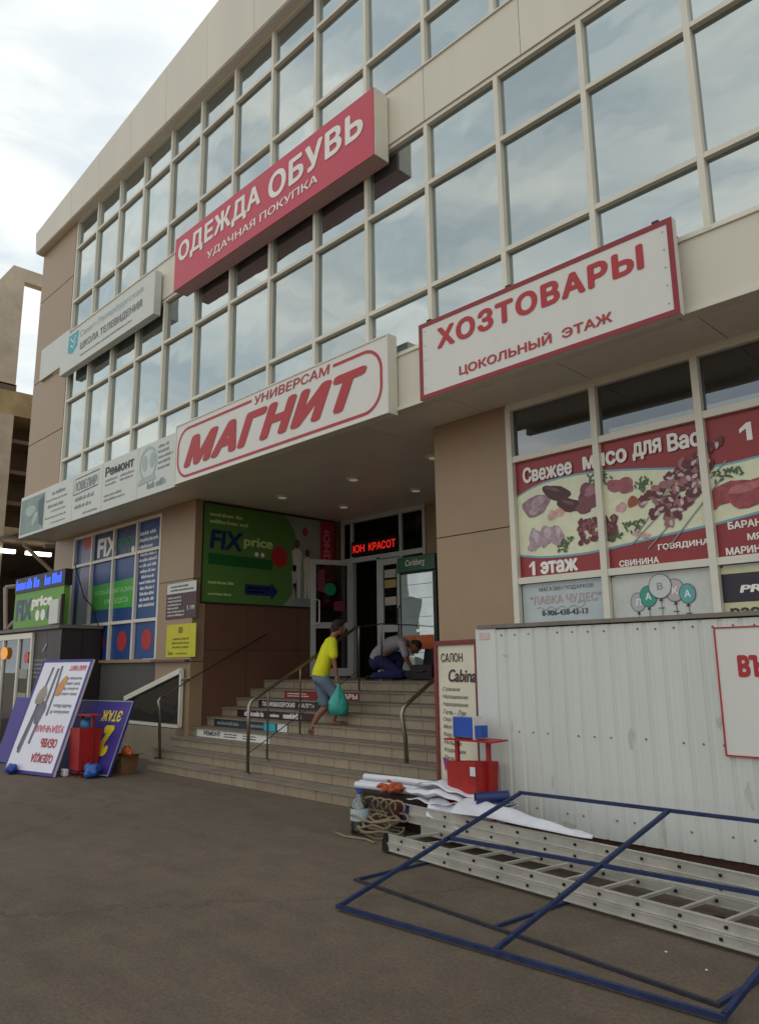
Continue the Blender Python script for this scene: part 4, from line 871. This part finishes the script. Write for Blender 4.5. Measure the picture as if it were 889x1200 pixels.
fr=Fr((-18.35,6.3,2.5),(1,.0,0)); T=thing('roof_sign','green shop sign board with blue lit ticker on top above the kiosk','sign',(-17,6.3,2.47)); w=2.75
MB().fbox(fr,0,w,0,.80,-.12,0).build('panel',M_lime,T); MB().fbox(fr,0,w+.05,.80,1.14,-.14,.02).build('ticker_case',mat('case_dark','#1a1420',.5),T)
prints(T,fr,mat('led_blue','#2a5cff',.5,0,0,emit=1.0),lambda b:(dashes(b,fr,.08,.84,1.7,.28,1,.024,.8,seed=4),dashes(b,fr,1.75,.84,1.2,.28,1,.024,.8,seed=9)),'led_text')
prints(T,fr,M_navy,lambda b:(text(b,fr,'FIX',.12,.16,.95,.48,.004,.035),b.disc(fr,2.05,.26,.14,c=.004)))
prints(T,fr,M_txtw,lambda b:(text(b,fr,'price',1.05,.36,1.15,.3,.006,.05),b.disc(fr,1.42,.24,.12,c=.004),b.disc(fr,1.72,.24,.12,c=.004)))
for x in (.4,1.2,2.0,2.6): MB().fbox(fr,x,x+.04,-.03,0,-.1,-.06).build('leg',M_joint,T)
T=thing('electric_box','pale grey electrical box on the kiosk roof beside the green sign','box',(-15.6,6.2,2.36))
MB().box(-15.95,-15.5,6.16,6.28,2.50,3.0).build('case',M_sign2,T,bevel=.01); MB().box(-15.48,-15.42,6.2,6.26,2.47,3.1).build('post',M_joint,T)
b=MB().tube([(-16.6,6.9,3.9),(-16.0,6.9,3.1),(-15.6,6.9,2.9),(-15.2,6.9,2.45)],.012,6); o=top(b.build('cable',M_dark,None),(-16,6.9,2.5)); tag(o,'black cable hanging past the blue film window by the kiosk','cable')
# ------------------------------------------------------------------ concrete frame building at far left
T=thing('concrete_building','unfinished concrete frame building with a tall open bay at the far left','building',(-25,9,0))
MB().box(-24.6,-24.0,7.12,7.72,10.35,13.95).build('column',M_conc,T); MB().box(-24.9,-24.0,7.0,7.75,0,9.4).build('column',M_conc,T)
MB().box(-31,-24.0,7.35,7.6,13.95,14.4).box(-24.3,-24.0,7.6,13,13.95,14.4).build('roof_beam',M_conc,T)
MB().box(-31,-24.0,6.9,7.75,10.2,10.4).build('ledge',M_concd,T)
MB().box(-31,-24.02,7.1,13,9.4,10.2).build('floor_beam',M_ocre,T); MB().box(-31,-24.02,7.2,13,5.55,5.85).build('floor_beam',M_ocre,T)
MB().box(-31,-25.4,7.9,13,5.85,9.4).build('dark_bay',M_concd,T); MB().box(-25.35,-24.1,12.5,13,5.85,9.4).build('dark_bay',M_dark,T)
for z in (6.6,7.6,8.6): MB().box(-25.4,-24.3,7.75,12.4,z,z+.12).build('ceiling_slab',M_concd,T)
T=thing('market_hall','dark covered market hall with bare roof trusses behind the kiosk','building',(-24,11,0))
MB().box(-34,-20.5,14,14.3,0,5.5).build('back_wall',mat('hall_wall','#4a4540',.9,0,.3,.8),T); MB().box(-34,-20.0,7.6,14.2,5.42,5.5).build('roof',M_concd,T); MB().box(-34,-33.7,5,14,0,5.5).build('side_wall',M_concd,T)
MB().box(-27,-24.5,8.5,12.5,0,2.6).box(-31,-28,7,10,0,2.4).build('stall',mat('stall_grey','#59605c',.8,0,.3,1.5),T)
for (a,b_) in (((-23,8.0,5.2),(-23,9.2,4.2)),((-23,9.2,4.2),(-23,7.6,3.9)),((-23,9.2,4.2),(-23,7.7,2.7)),((-23,7.6,3.9),(-23,7.7,2.7)),((-23,9.2,4.2),(-23,9.8,3.2)),((-23,8.6,5.2),(-23,10.6,5.42))): MB().tube([a,b_],.06,8).build('truss_bar',mat('truss_paint','#aaa298',.6,0,.2,4),T)
for i,(y0,y1) in enumerate(((7.35,8.12),(8.45,9.2))):
    o=top(MB().box(-24.1,-23.95,y0,y1,5.05,5.16).build('strip_light',mat('tube_glow','#fff6e0',.4,0,0,emit=4),None),(-24,(y0+y1)/2,5.1)); tag(o,['lit fluorescent strip light furthest left in the market hall','lit fluorescent strip light right of the roof truss in the market hall'][i],'strip light','strip lights in the market hall')
# ------------------------------------------------------------------ ladder
LA=thing('extension_ladder','long aluminium extension ladder lying folded on the ground by the hoarding','ladder',(-3.5,5.1,0))
a0=Vector((-5.0,4.99,0)); a1=Vector((-.9,4.60,0)); dd=(a1-a0).normalized(); nn=Vector((-dd.y,dd.x,0)); L=(a1-a0).length
lf=Fr(a0,dd,(0,0,1))
def lp(s_,t_,z): return a0+dd*s_+nn*t_+Vector((0,0,z+.014))
def rail(t0,z0,z1,s0=0,s1=L,wd=.025):
    b=MB(); zm=[z0,z0+(z1-z0)*.12,z0+(z1-z0)*.88,z1]
    b.hexa([lp(s0,t0,z0),lp(s1,t0,z0),lp(s1,t0+wd,z0),lp(s0,t0+wd,z0),lp(s0,t0,z1),lp(s1,t0,z1),lp(s1,t0+wd,z1),lp(s0,t0+wd,z1)])
    for z in (z0,z1-.008): b.hexa([lp(s0,t0-.006,z),lp(s1,t0-.006,z),lp(s1,t0,z),lp(s0,t0,z),lp(s0,t0-.006,z+.008),lp(s1,t0-.006,z+.008),lp(s1,t0,z+.008),lp(s0,t0,z+.008)])
    b.build('rail',M_aluL,LA); return
rail(0,.012,.075); rail(.015,.078,.145,.03)
rail(.52,.055,.125,-.1); rail(.53,.128,.20,-.35); rail(.54,.203,.285,-.38)
n=int(L/.285)
for i in range(n):
    s_=.18+i*.285
    MB().bar(lp(s_,.03,.125),lp(s_-.02,.545,.10),.024,.02).build('rung',M_aluL,LA)
    b=MB()
    for (t_,z) in ((-.003,.045),(.010,.112),(.516,.09),(.525,.165),(.535,.245)): 
        q=lp(s_+.03*(z>.1),t_,z); b.bar(q-dd*.009,q+dd*.009,.012,.018)
    b.build('rung_rivets',M_dark,LA,kind='stuff')
b=MB().hexa([lp(-.03,-.01,0),lp(.06,-.01,0),lp(.06,.03,0),lp(-.03,.03,0),lp(-.03,-.01,.08),lp(.0,-.01,.15),lp(.0,.03,.15),lp(-.03,.03,.08)]); b.build('rubber_foot',M_dark,LA)
b=MB().hexa([lp(-.37,.525,.13),lp(-.30,.525,.13),lp(-.30,.534,.13),lp(-.37,.534,.13),lp(-.36,.525,.28),lp(-.28,.525,.28),lp(-.28,.534,.28),lp(-.36,.534,.28)]); b.build('end_sticker',M_navy,LA)
MB().tube([lp(-.1,.1,.03),lp(.25,.2,.04),lp(.2,.35,.03),lp(-.1,.4,.03)],.02,8).build('hinge',M_joint,LA)
# black coils added to darken the gap between the rails
b=MB(); rd=random.Random(6)
for k in range(5):
    c_=lp(1.9+k*.33,.3,.03)
    b.tube([(c_.x+.15*math.cos(a*.42),c_.y+.11*math.sin(a*.42),.02+.012*math.sin(a+k)+.012*(k%2)) for a in range(15)],.012,6,closed=True)
o=top(b.build('darkening_coil',M_dark,None,smooth=True),(-3,5.1,0)); tag(o,'black coils added to darken the ground between the ladder rails','cable')
# folded banner over the ladder
def sheet(name,label,pts_fn,nu,nv,th=.006):
    b=MB(); v=[pts_fn(i/nu,j/nv) for j in range(nv+1) for i in range(nu+1)]; f=[(j*(nu+1)+i,j*(nu+1)+i+1,(j+1)*(nu+1)+i+1,(j+1)*(nu+1)+i) for j in range(nv) for i in range(nu)]
    o=b.add(v,f).build(name,M_paper,None,smooth=True); m_=o.modifiers.new('s','SOLIDIFY'); m_.thickness=th; return o
def sh1(u_,v_):
    wd=.28*(1-u_)**.8+.06+.02*math.sin(u_*15)
    p_=lp(.35+1.42*u_,.60-wd*.45+wd*v_,.315+.11*(1-u_)*math.sin(v_*2.6)**2)
    fold=.016*math.sin(v_*9+u_*5)*(1-u_*.4)+.010*math.sin(u_*23+v_*7)*v_
    return p_+Vector((0,0,fold-.06*max(0,v_-.8)))
o=sheet('folded_banner','',sh1,44,14,.004); top(o,(-4.2,5.4,.0)); tag(o,'white vinyl banner spread along the back rail of the ladder','banner')
# the bundle: one sheet folded back on itself three times
SEC=[(-.16,.0),(.14,.01),(.17,.03),(.14,.055),(-.13,.045),(-.165,.065),(-.14,.09),(.12,.10),(.145,.12),(.12,.14),(-.10,.13)]
def sh2(u_,v_):
    t_=v_*(len(SEC)-1); k=min(int(t_),len(SEC)-2); a=t_-k; y=SEC[k][0]*(1-a)+SEC[k+1][0]*a; z=SEC[k][1]*(1-a)+SEC[k+1][1]*a
    sq=.72+.22*math.sin(u_*4.5+1); lift=.02*math.sin(u_*5.0)*v_
    return Vector((-5.25+.98*u_+.25*y, 5.72+.06*u_+y*(.9+.1*math.sin(u_*7)), .345+z*sq*1.1+lift+.012*math.sin(u_*13+v_*5)+.008*math.sin(u_*29+y*20)))
o=sheet('folded_banner','',sh2,46,40,.003); top(o,(-4.8,5.8,.0)); tag(o,'white banner folded in layers at the end of the ladder by the red bin','banner')
def sh3(u_,v_):
    return Vector((-5.05+.75*u_+.08*v_, 5.66-.16*v_+.03*math.sin(u_*8), .36-.17*v_*(.6+.4*math.sin(u_*3))+.02*math.sin(u_*12+v_*4)))
o=sheet('folded_banner','',sh3,30,12,.003); top(o,(-4.7,5.6,.0)); tag(o,'loose white banner flap hanging over the ladder end below the folded bundle','banner')
o=top(MB().tube([(-4.42,5.55,.45),(-4.22,5.78,.46)],.05,14,cap=False).build('banner_roll',M_navy,None,smooth=True),(-4.3,5.66,.4)); tag(o,'small rolled banner end showing navy print beside the folded bundle','banner roll')
# ------------------------------------------------------------------ blue steel frames
T=thing('stall_frame','tilted blue steel stall frame with two cross bars lying over the ladder','stall frame',(-3,4.5,0))
C0=Vector((-4.12,3.66,.03)); C1=Vector((-1.63,3.80,.03)); A0=Vector((-3.89,5.5,.56)); A1=A0+(C1-C0)
def fb(a,b_,m_=M_bar,r_=.016): return MB().bar(a,b_,.026,.026).build('bar',m_,T)
U=(C1-C0).normalized()
fb(C0-U*.016,C1+U*.016); fb(A0-U*.016,A1+U*.016)
for q in (0,.5,1.0): fb(C0.lerp(C1,q)+(A0-C0).normalized()*.017,A0.lerp(A1,q)-(A0-C0).normalized()*.017)
tt=.55; g0=C0.lerp(A0,tt); g1=C1.lerp(A1,tt); gm_=(g0+g1)/2
fb(g0+U*.017,gm_-U*.017); fb(gm_+U*.017,g1-U*.017)
T2=T; T=thing('stall_frame','flat blue and rusty steel stall frame on the ground under the ladder','stall frame',(-3,4.6,0))
F0=Vector((-4.55,4.22,.03)); F1=Vector((-1.72,3.96,.03)); V=(Vector((-4.48,4.96,.03))-F0); V=V.normalized(); U=(F1-F0).normalized(); V=(Vector((0,0,1)).cross(U)).normalized()
R0=F0+V*.62; R1=F1+V*.62
# crosspieces run under the ladder, slightly proud of the ground
def fb2(a,b_,m_): return MB().bar(a,b_,.024,.018).build('bar',m_,T)
for q in (F0,): pass
dz=Vector((0,0,-.018))
fb2(F0-U*.015+dz,F1+U*.015+dz,M_barr)
for q in (0,.495,1.0):
    p0=F0.lerp(F1,q); fb2(p0+V*.016+dz,p0+V*.82+dz,M_bar)
fb2(F0+V*.835-U*.015+dz,F1+V*.835+U*.015+dz,M_barr)
# small litter on the ground
for i,(x,y,s_) in enumerate([(-2.2,4.45,.009),(-1.93,4.35,.008)]):
    o=top(MB().ell((x,y,.006),(s_,s_*.7,.005),8,5).build('pebble',M_paper,None),(x,y,0)); tag(o,['white stone chip on the asphalt left of the right frame corner','white stone chip on the asphalt nearest the right frame corner','white stone chip on the asphalt in the middle of the frame'][i],'stone chip','white chips on the asphalt')
# ------------------------------------------------------------------ people
SK=mat('skin','#8a5c44',.55,0,.1,8); HR=mat('hair_dark','#2a1a16',.8,0,.2,30,bump=.4,bscale=80)
def xf(loc,rz):
    m_=Matrix.Translation(Vector(loc))@Matrix.Rotation(rz,4,'Z'); return lambda p_: m_@Vector(p_)
def limb(b,T_,pts,r,n=12): b.tube([T_(q) for q in pts],r,n); 
def balls(b,T_,items):
    for (p_,r_) in items: b.ell(T_(p_),(r_,r_,r_),10,8)
def chain(b,T_,pts,rs,n=12):
    """tapered limb with rounded joints, unioned by the voxel remesh"""
    P=[Vector(q) for q in pts]
    for i in range(len(P)-1):
        k=6; b.tube([T_(P[i].lerp(P[i+1],j/k)) for j in range(k+1)],[rs[i]+(rs[i+1]-rs[i])*j/k for j in range(k+1)],n)
    for q,r_ in zip(P,rs): b.ell(T_(q),(r_,r_,r_),n,8)
def loft(b,T_,rings,n=20):
    m=len(rings); C=[Vector(q[0]) for q in rings]; k=len(b.v)
    for i,(c,rx,rn) in enumerate(rings):
        d=(C[min(i+1,m-1)]-C[max(i-1,0)]).normalized(); X=Vector((1,0,0)); Nn=d.cross(X).normalized()
        b.v+=[T_(C[i]+X*rx*math.cos(2*math.pi*j/n)+Nn*rn*math.sin(2*math.pi*j/n)) for j in range(n)]
    for i in range(m-1):
        for j in range(n): b.f.append((k+i*n+j,k+i*n+(j+1)%n,k+(i+1)*n+(j+1)%n,k+(i+1)*n+j))
    b.f.append(tuple(k+j for j in reversed(range(n)))); b.f.append(tuple(k+(m-1)*n+j for j in range(n)))
def hand(b,T_,w,d,side,s_=1.0,curl=.6):
    """w wrist, d unit direction of the fingers; five bent fingers"""
    w=Vector(w);d=Vector(d).normalized(); a=d.cross(Vector((0,1,0)) if abs(d.y)<.8 else Vector((1,0,0))).normalized(); n_=a.cross(d).normalized()
    if side<0: n_=-n_
    chain(b,T_,[w,w+d*.045*s_,w+d*.085*s_],[.024*s_,.032*s_,.03*s_],10)
    for i,(l,o_) in enumerate(((.065,-.027),(.075,-.009),(.07,.009),(.055,.026))):
        k0=w+d*.085*s_+a*o_*s_; k1=k0+(d*.8+n_*curl*.5)*l*.5*s_; k2=k1+(d*.3+n_*curl*1.3).normalized()*l*.35*s_; k3=k2+(n_*1.0-d*.4).normalized()*l*.25*s_
        chain(b,T_,[k0,k1,k2,k3],[.0095*s_,.009*s_,.008*s_,.007*s_],8)
    k0=w+d*.03*s_-a*.026*s_; k1=k0+(d*.6-a*.6+n_*.4).normalized()*.035*s_; k2=k1+(d*.8+n_*.6).normalized()*.03*s_
    chain(b,T_,[k0,k1,k2],[.012*s_,.011*s_,.009*s_],8)
def head(b,T_,c,rot,s_=1.0):
    c=Vector(c); R_=rot
    def q(v): return T_(c+R_@(Vector(v)*s_))
    def e(v,r_):
        b.ell(q(v),tuple(x*s_ for x in r_),14,10)
    e((0,0,.02),(.074,.09,.098)); e((0,.018,-.035),(.058,.07,.075)); e((0,.05,-.075),(.032,.03,.028))
    b.tube([q((0,.085,.02)),q((0,.108,-.018)),q((0,.09,-.03))],[.010*s_,.016*s_,.012*s_],8)
    e((0,.086,-.055),(.024,.01,.008)); e((.076,-.0,-.005),(.011,.02,.03)); e((-.076,-.0,-.005),(.011,.02,.03)); e((0,.07,.035),(.055,.022,.014))
# man climbing the stairs; local +Y is the way he faces
def person_walk():
    loc=(-8.76,7.44,0); Tm=xf(loc,-.62)
    P_=thing('person','person in yellow t-shirt and grey shorts climbing the stairs with teal bags','person',loc)
    b=MB(); s_=1.0
    hip=Vector((0,0,1.44)); ch=Vector((0,.12,1.83)); nk=Vector((0,.18,2.02)); hd=Vector((0,.26,2.165))
    # torso
    loft(b,Tm,[((0,0,1.36),.12,.09),((0,0,1.44),.15,.11),((0,.03,1.56),.135,.10),((0,.07,1.70),.15,.105),((0,.12,1.84),.17,.11),((0,.155,1.94),.165,.09),((0,.18,1.99),.10,.07)])
    chain(b,Tm,[(0,.16,1.97),nk,(0,.21,2.09)],[.06,.052,.052])
    Rh=Matrix.Rotation(-.22,3,'X'); head(b,Tm,hd,Rh,.98)
    # arms: right (near) hangs with the bag, left too
    for sd_,sh,el,wr in ((1,(.185,.15,1.95),(.215,.17,1.70),(.225,.21,1.46)),(-1,(-.185,.13,1.95),(-.225,.05,1.70),(-.22,.06,1.47))):
        chain(b,Tm,[sh,el,wr],[.052,.038,.026]); hand(b,Tm,wr,(0,.1,-1),sd_,.95,.9)
    # legs
    kr=(.09,.30,1.10); ar=(.09,.17,.80); kl=(-.09,.10,1.02); al=(-.10,-.12,.72)
    chain(b,Tm,[(.09,.03,1.40),kr,(.09,.22,.97),ar],[.082,.055,.052,.032]); chain(b,Tm,[(-.09,0,1.40),kl,(-.095,-.03,.89),al],[.082,.055,.052,.032])
    chain(b,Tm,[(.09,.15,.785),(.095,.25,.775),(.10,.34,.768)],[.034,.03,.022]); chain(b,Tm,[(-.10,-.14,.69),(-.10,-.07,.64),(-.105,.0,.622)],[.034,.03,.022])
    o=b.build('body',SK,P_,remesh=.007,sm=3)
    # hair
    b=MB(); c=hd
    def q(v): return Tm(c+Rh@Vector(v))
    b.ell(q((0,-.018,.045)),(.084,.094,.085),14,10); b.ell(q((0,-.05,.0)),(.078,.065,.085),14,10); b.ell(q((0,.045,.095)),(.06,.04,.028),10,8); b.ell(q((0,-.065,-.045)),(.066,.045,.055),10,8); b.ell(q((.06,-.01,.01)),(.028,.05,.055),10,8); b.ell(q((-.06,-.01,.01)),(.028,.05,.055),10,8); b.ell(q((0,.02,.09)),(.07,.07,.045),10,8)
    b.build('hair',HR,P_,remesh=.009,sm=2)
    # t-shirt
    b=MB(); Rz=Matrix.Rotation(-.62,3,'Z')
    loft(b,Tm,[((0,-.01,1.45),.17,.13),((0,.0,1.52),.168,.128),((0,.035,1.62),.16,.122),((0,.07,1.72),.168,.122),((0,.12,1.85),.188,.125),((0,.15,1.93),.185,.105),((0,.175,1.985),.12,.08),((0,.19,2.005),.075,.065)],24)
    for sd_,sh,el in ((1,(.175,.15,1.955),(.212,.165,1.76)),(-1,(-.175,.13,1.955),(-.22,.07,1.76))): chain(b,Tm,[sh,el],[.07,.068])
    b.build('t_shirt',mat('yellow_cotton','#d8d81c',.85,0,.12,9,bump=.35,bscale=14),P_,remesh=.010,sm=2)
    # shorts
    b=MB(); b.ell(Tm((0,-.005,1.42)),(.165,.13,.10),16,10,Rz)
    chain(b,Tm,[(.085,.02,1.40),(.092,.26,1.13)],[.10,.082]); chain(b,Tm,[(-.085,0,1.40),(-.09,.07,1.07)],[.10,.085])
    b.build('shorts',mat('grey_shorts','#68778c',.85,0,.15,10,bump=.3,bscale=16),P_,remesh=.010,sm=2)
    for ft in (((.09,.12,.757),(.10,.38,.757)),((-.10,-.18,.655),(-.107,.05,.605))):
        a,c_=Vector(ft[0]),Vector(ft[1]); d_=(c_-a); sb=MB(); pr=[]
        for i in range(7): pr.append(Tm(a+d_*i/6))
        sb.tube(pr,[(.012,.034),(.012,.036),(.012,.033),(.012,.035),(.012,.04),(.012,.038),(.012,.02)],10)
        m_=a+d_*.72; sb.tube([Tm(m_+Vector((-.045,-.04,.01))),Tm(m_+Vector((-.02,.0,.04))),Tm(m_+Vector((.0,.03,.035)))],.009,6); sb.tube([Tm(m_+Vector((.045,-.04,.01))),Tm(m_+Vector((.02,.0,.04))),Tm(m_+Vector((.0,.03,.035)))],.009,6)
        sb.build('flip_flop',mat('flipflop','#5a4a38',.7),P_)
    return Tm
Tm=person_walk()
def carrier(Tm,x,y,zt,label,s_=1.0,seed=1):
    rd=random.Random(seed); n=20; rings=[]; b=MB()
    prof=[(0,.012,.010),(-.07,.02,.018),(-.14,.05,.035),(-.20,.085,.055),(-.28,.12,.08),(-.36,.13,.09),(-.42,.11,.085),(-.45,.06,.05),(-.455,.01,.01)]
    v=[];f=[]
    for i,(dz_,ry,rx) in enumerate(prof):
        for j in range(n):
            a=2*math.pi*j/n; k=1+.10*math.sin(a*5+i*.7+seed)+.06*math.sin(a*9-i)
            v.append(Tm((x+rx*s_*k*math.cos(a),y+ry*s_*k*math.sin(a)*1.0,zt+dz_*s_)))
    for i in range(len(prof)-1):
        for j in range(n): f.append((i*n+j,i*n+(j+1)%n,(i+1)*n+(j+1)%n,(i+1)*n+j))
    f.append(tuple(range((len(prof)-1)*n,len(prof)*n)))
    b.add(v,f); b.tube([Tm((x,y-.02,zt)),Tm((x,y,zt+.05)),Tm((x,y+.02,zt))],.008,6)
    m_=mat('teal_plastic','#2fa093',.32,0,.2,12,bump=.5,bscale=22)
    o=b.build('carrier_bag',m_,None,smooth=True); base=Tm((x,y,zt-.45*s_)); top(o,base); return tag(o,label,'carrier bag','teal carrier bags of the person in yellow')
carrier(Tm,.225,.24,1.40,'teal plastic carrier bag hanging from the near hand of the person in yellow',1.12,1)
carrier(Tm,-.235,.08,1.39,'teal plastic carrier bag in the far hand of the person in yellow',.85,4)
# person kneeling on the porch, bent forward
def person_kneel():
    loc=(-9.05,9.25,1.35); Tm=xf(loc,-.85)       # local +Y forward
    P_=thing('person','person in grey shirt and blue jeans crouching bent over by the drinks fridge','person',loc)
    b=MB(); Rz=Matrix.Rotation(-.85,3,'Z'); Rt=Matrix.Rotation(-.85,3,'Z')@Matrix.Rotation(-1.05,3,'X')
    for q_,r_ in (((0,-.22,.36),(.15,.12,.13)),((0,-.12,.47),(.145,.11,.13)),((0,0,.56),(.155,.11,.14)),((0,.12,.60),(.175,.11,.13)),((0,.22,.60),(.15,.09,.09))): b.ell(Tm(q_),r_,14,10,Rt)
    chain(b,Tm,[(0,.2,.60),(0,.30,.60),(0,.34,.58)],[.06,.055,.055])
    Rh=Matrix.Rotation(-1.15,3,'X'); hd=Vector((0,.40,.54)); head(b,Tm,hd,Rh,1.0)
    for sd_ in (1,-1):
        wr=(.14*sd_,.36,.16); chain(b,Tm,[(.18*sd_,.2,.58),(.22*sd_,.24,.36),wr],[.052,.038,.026]); hand(b,Tm,wr,(0,.35,-.9),sd_,1,.9)
        kx=.16*sd_; kz=(.45 if sd_<0 else .10); ky=(.16 if sd_<0 else .10)
        if sd_<0: chain(b,Tm,[(-.09,-.22,.34),(-.18,.16,.40),(-.16,.06,.06)],[.085,.062,.04]); chain(b,Tm,[(-.16,.04,.04),(-.17,.2,.03)],[.035,.025])
        else: chain(b,Tm,[(.09,-.22,.34),(.15,.14,.09),(.14,-.3,.06)],[.085,.062,.04]); chain(b,Tm,[(.14,-.32,.06),(.14,-.36,.04)],[.035,.028])
    b.build('body',SK,P_,remesh=.008,sm=3)
    b=MB(); 
    loft(b,Tm,[((0,-.30,.33),.15,.10),((0,-.23,.42),.17,.125),((0,-.12,.52),.165,.13),((0,.0,.59),.175,.135),((0,.12,.62),.19,.13),((0,.21,.61),.17,.10),((0,.27,.60),.09,.07)],24)
    for sd_ in (1,-1): chain(b,Tm,[(.175*sd_,.19,.59),(.215*sd_,.24,.42)],[.072,.062])
    b.build('shirt',mat('grey_shirt','#9a929a',.85,0,.12,9,bump=.4,bscale=14),P_,remesh=.010,sm=2)
    b=MB(); b.ell(Tm((0,-.25,.31)),(.17,.14,.15),16,10,Rz)
    chain(b,Tm,[(-.09,-.22,.34),(-.18,.16,.40),(-.16,.07,.10)],[.105,.08,.06]); chain(b,Tm,[(.09,-.22,.34),(.15,.14,.10),(.14,-.28,.075)],[.105,.085,.06])
    b.build('jeans',mat('blue_jeans','#222a58',.9,0,.25,14,bump=.3,bscale=20),P_,remesh=.010,sm=2)
    b=MB(); c=hd
    def q(v): return Tm(c+Rh@Vector(v))
    b.ell(q((0,-.018,.045)),(.086,.09,.085),14,10,Rt); b.ell(q((0,-.05,-.0)),(.078,.065,.08),14,10); b.build('hair',HR,P_,remesh=.009,sm=2)
    b=MB(); chain(b,Tm,[(-.165,.02,.035),(-.17,.15,.035),(-.17,.22,.03)],[.038,.036,.028]); b.build('shoe',M_dark,P_,remesh=.008,sm=2)
    b=MB(); chain(b,Tm,[(.14,-.30,.045),(.14,-.38,.05),(.14,-.42,.04)],[.036,.036,.03]); b.build('shoe',M_dark,P_,remesh=.008,sm=2)
person_kneel()
T=thing('tool_case','dark open tool case on the porch in front of the crouching person','case',(-8.45,9.35,1.35))
MB().box(-8.68,-8.2,9.3,9.62,1.355,1.6).build('case_body',mat('case_black','#1d1416',.6,0,.2,6),T,bevel=.015); MB().hexa([(-8.68,9.62,1.6),(-8.2,9.62,1.6),(-8.2,9.65,1.6),(-8.68,9.65,1.6),(-8.68,9.68,1.86),(-8.2,9.68,1.86),(-8.2,9.71,1.86),(-8.68,9.71,1.86)]).build('lid',mat('case_black','#1d1416'),T)
MB().tube([(-8.55,9.3,1.5),(-8.55,9.26,1.5),(-8.35,9.26,1.5),(-8.35,9.3,1.5)],.01,8).build('handle',M_steel,T)
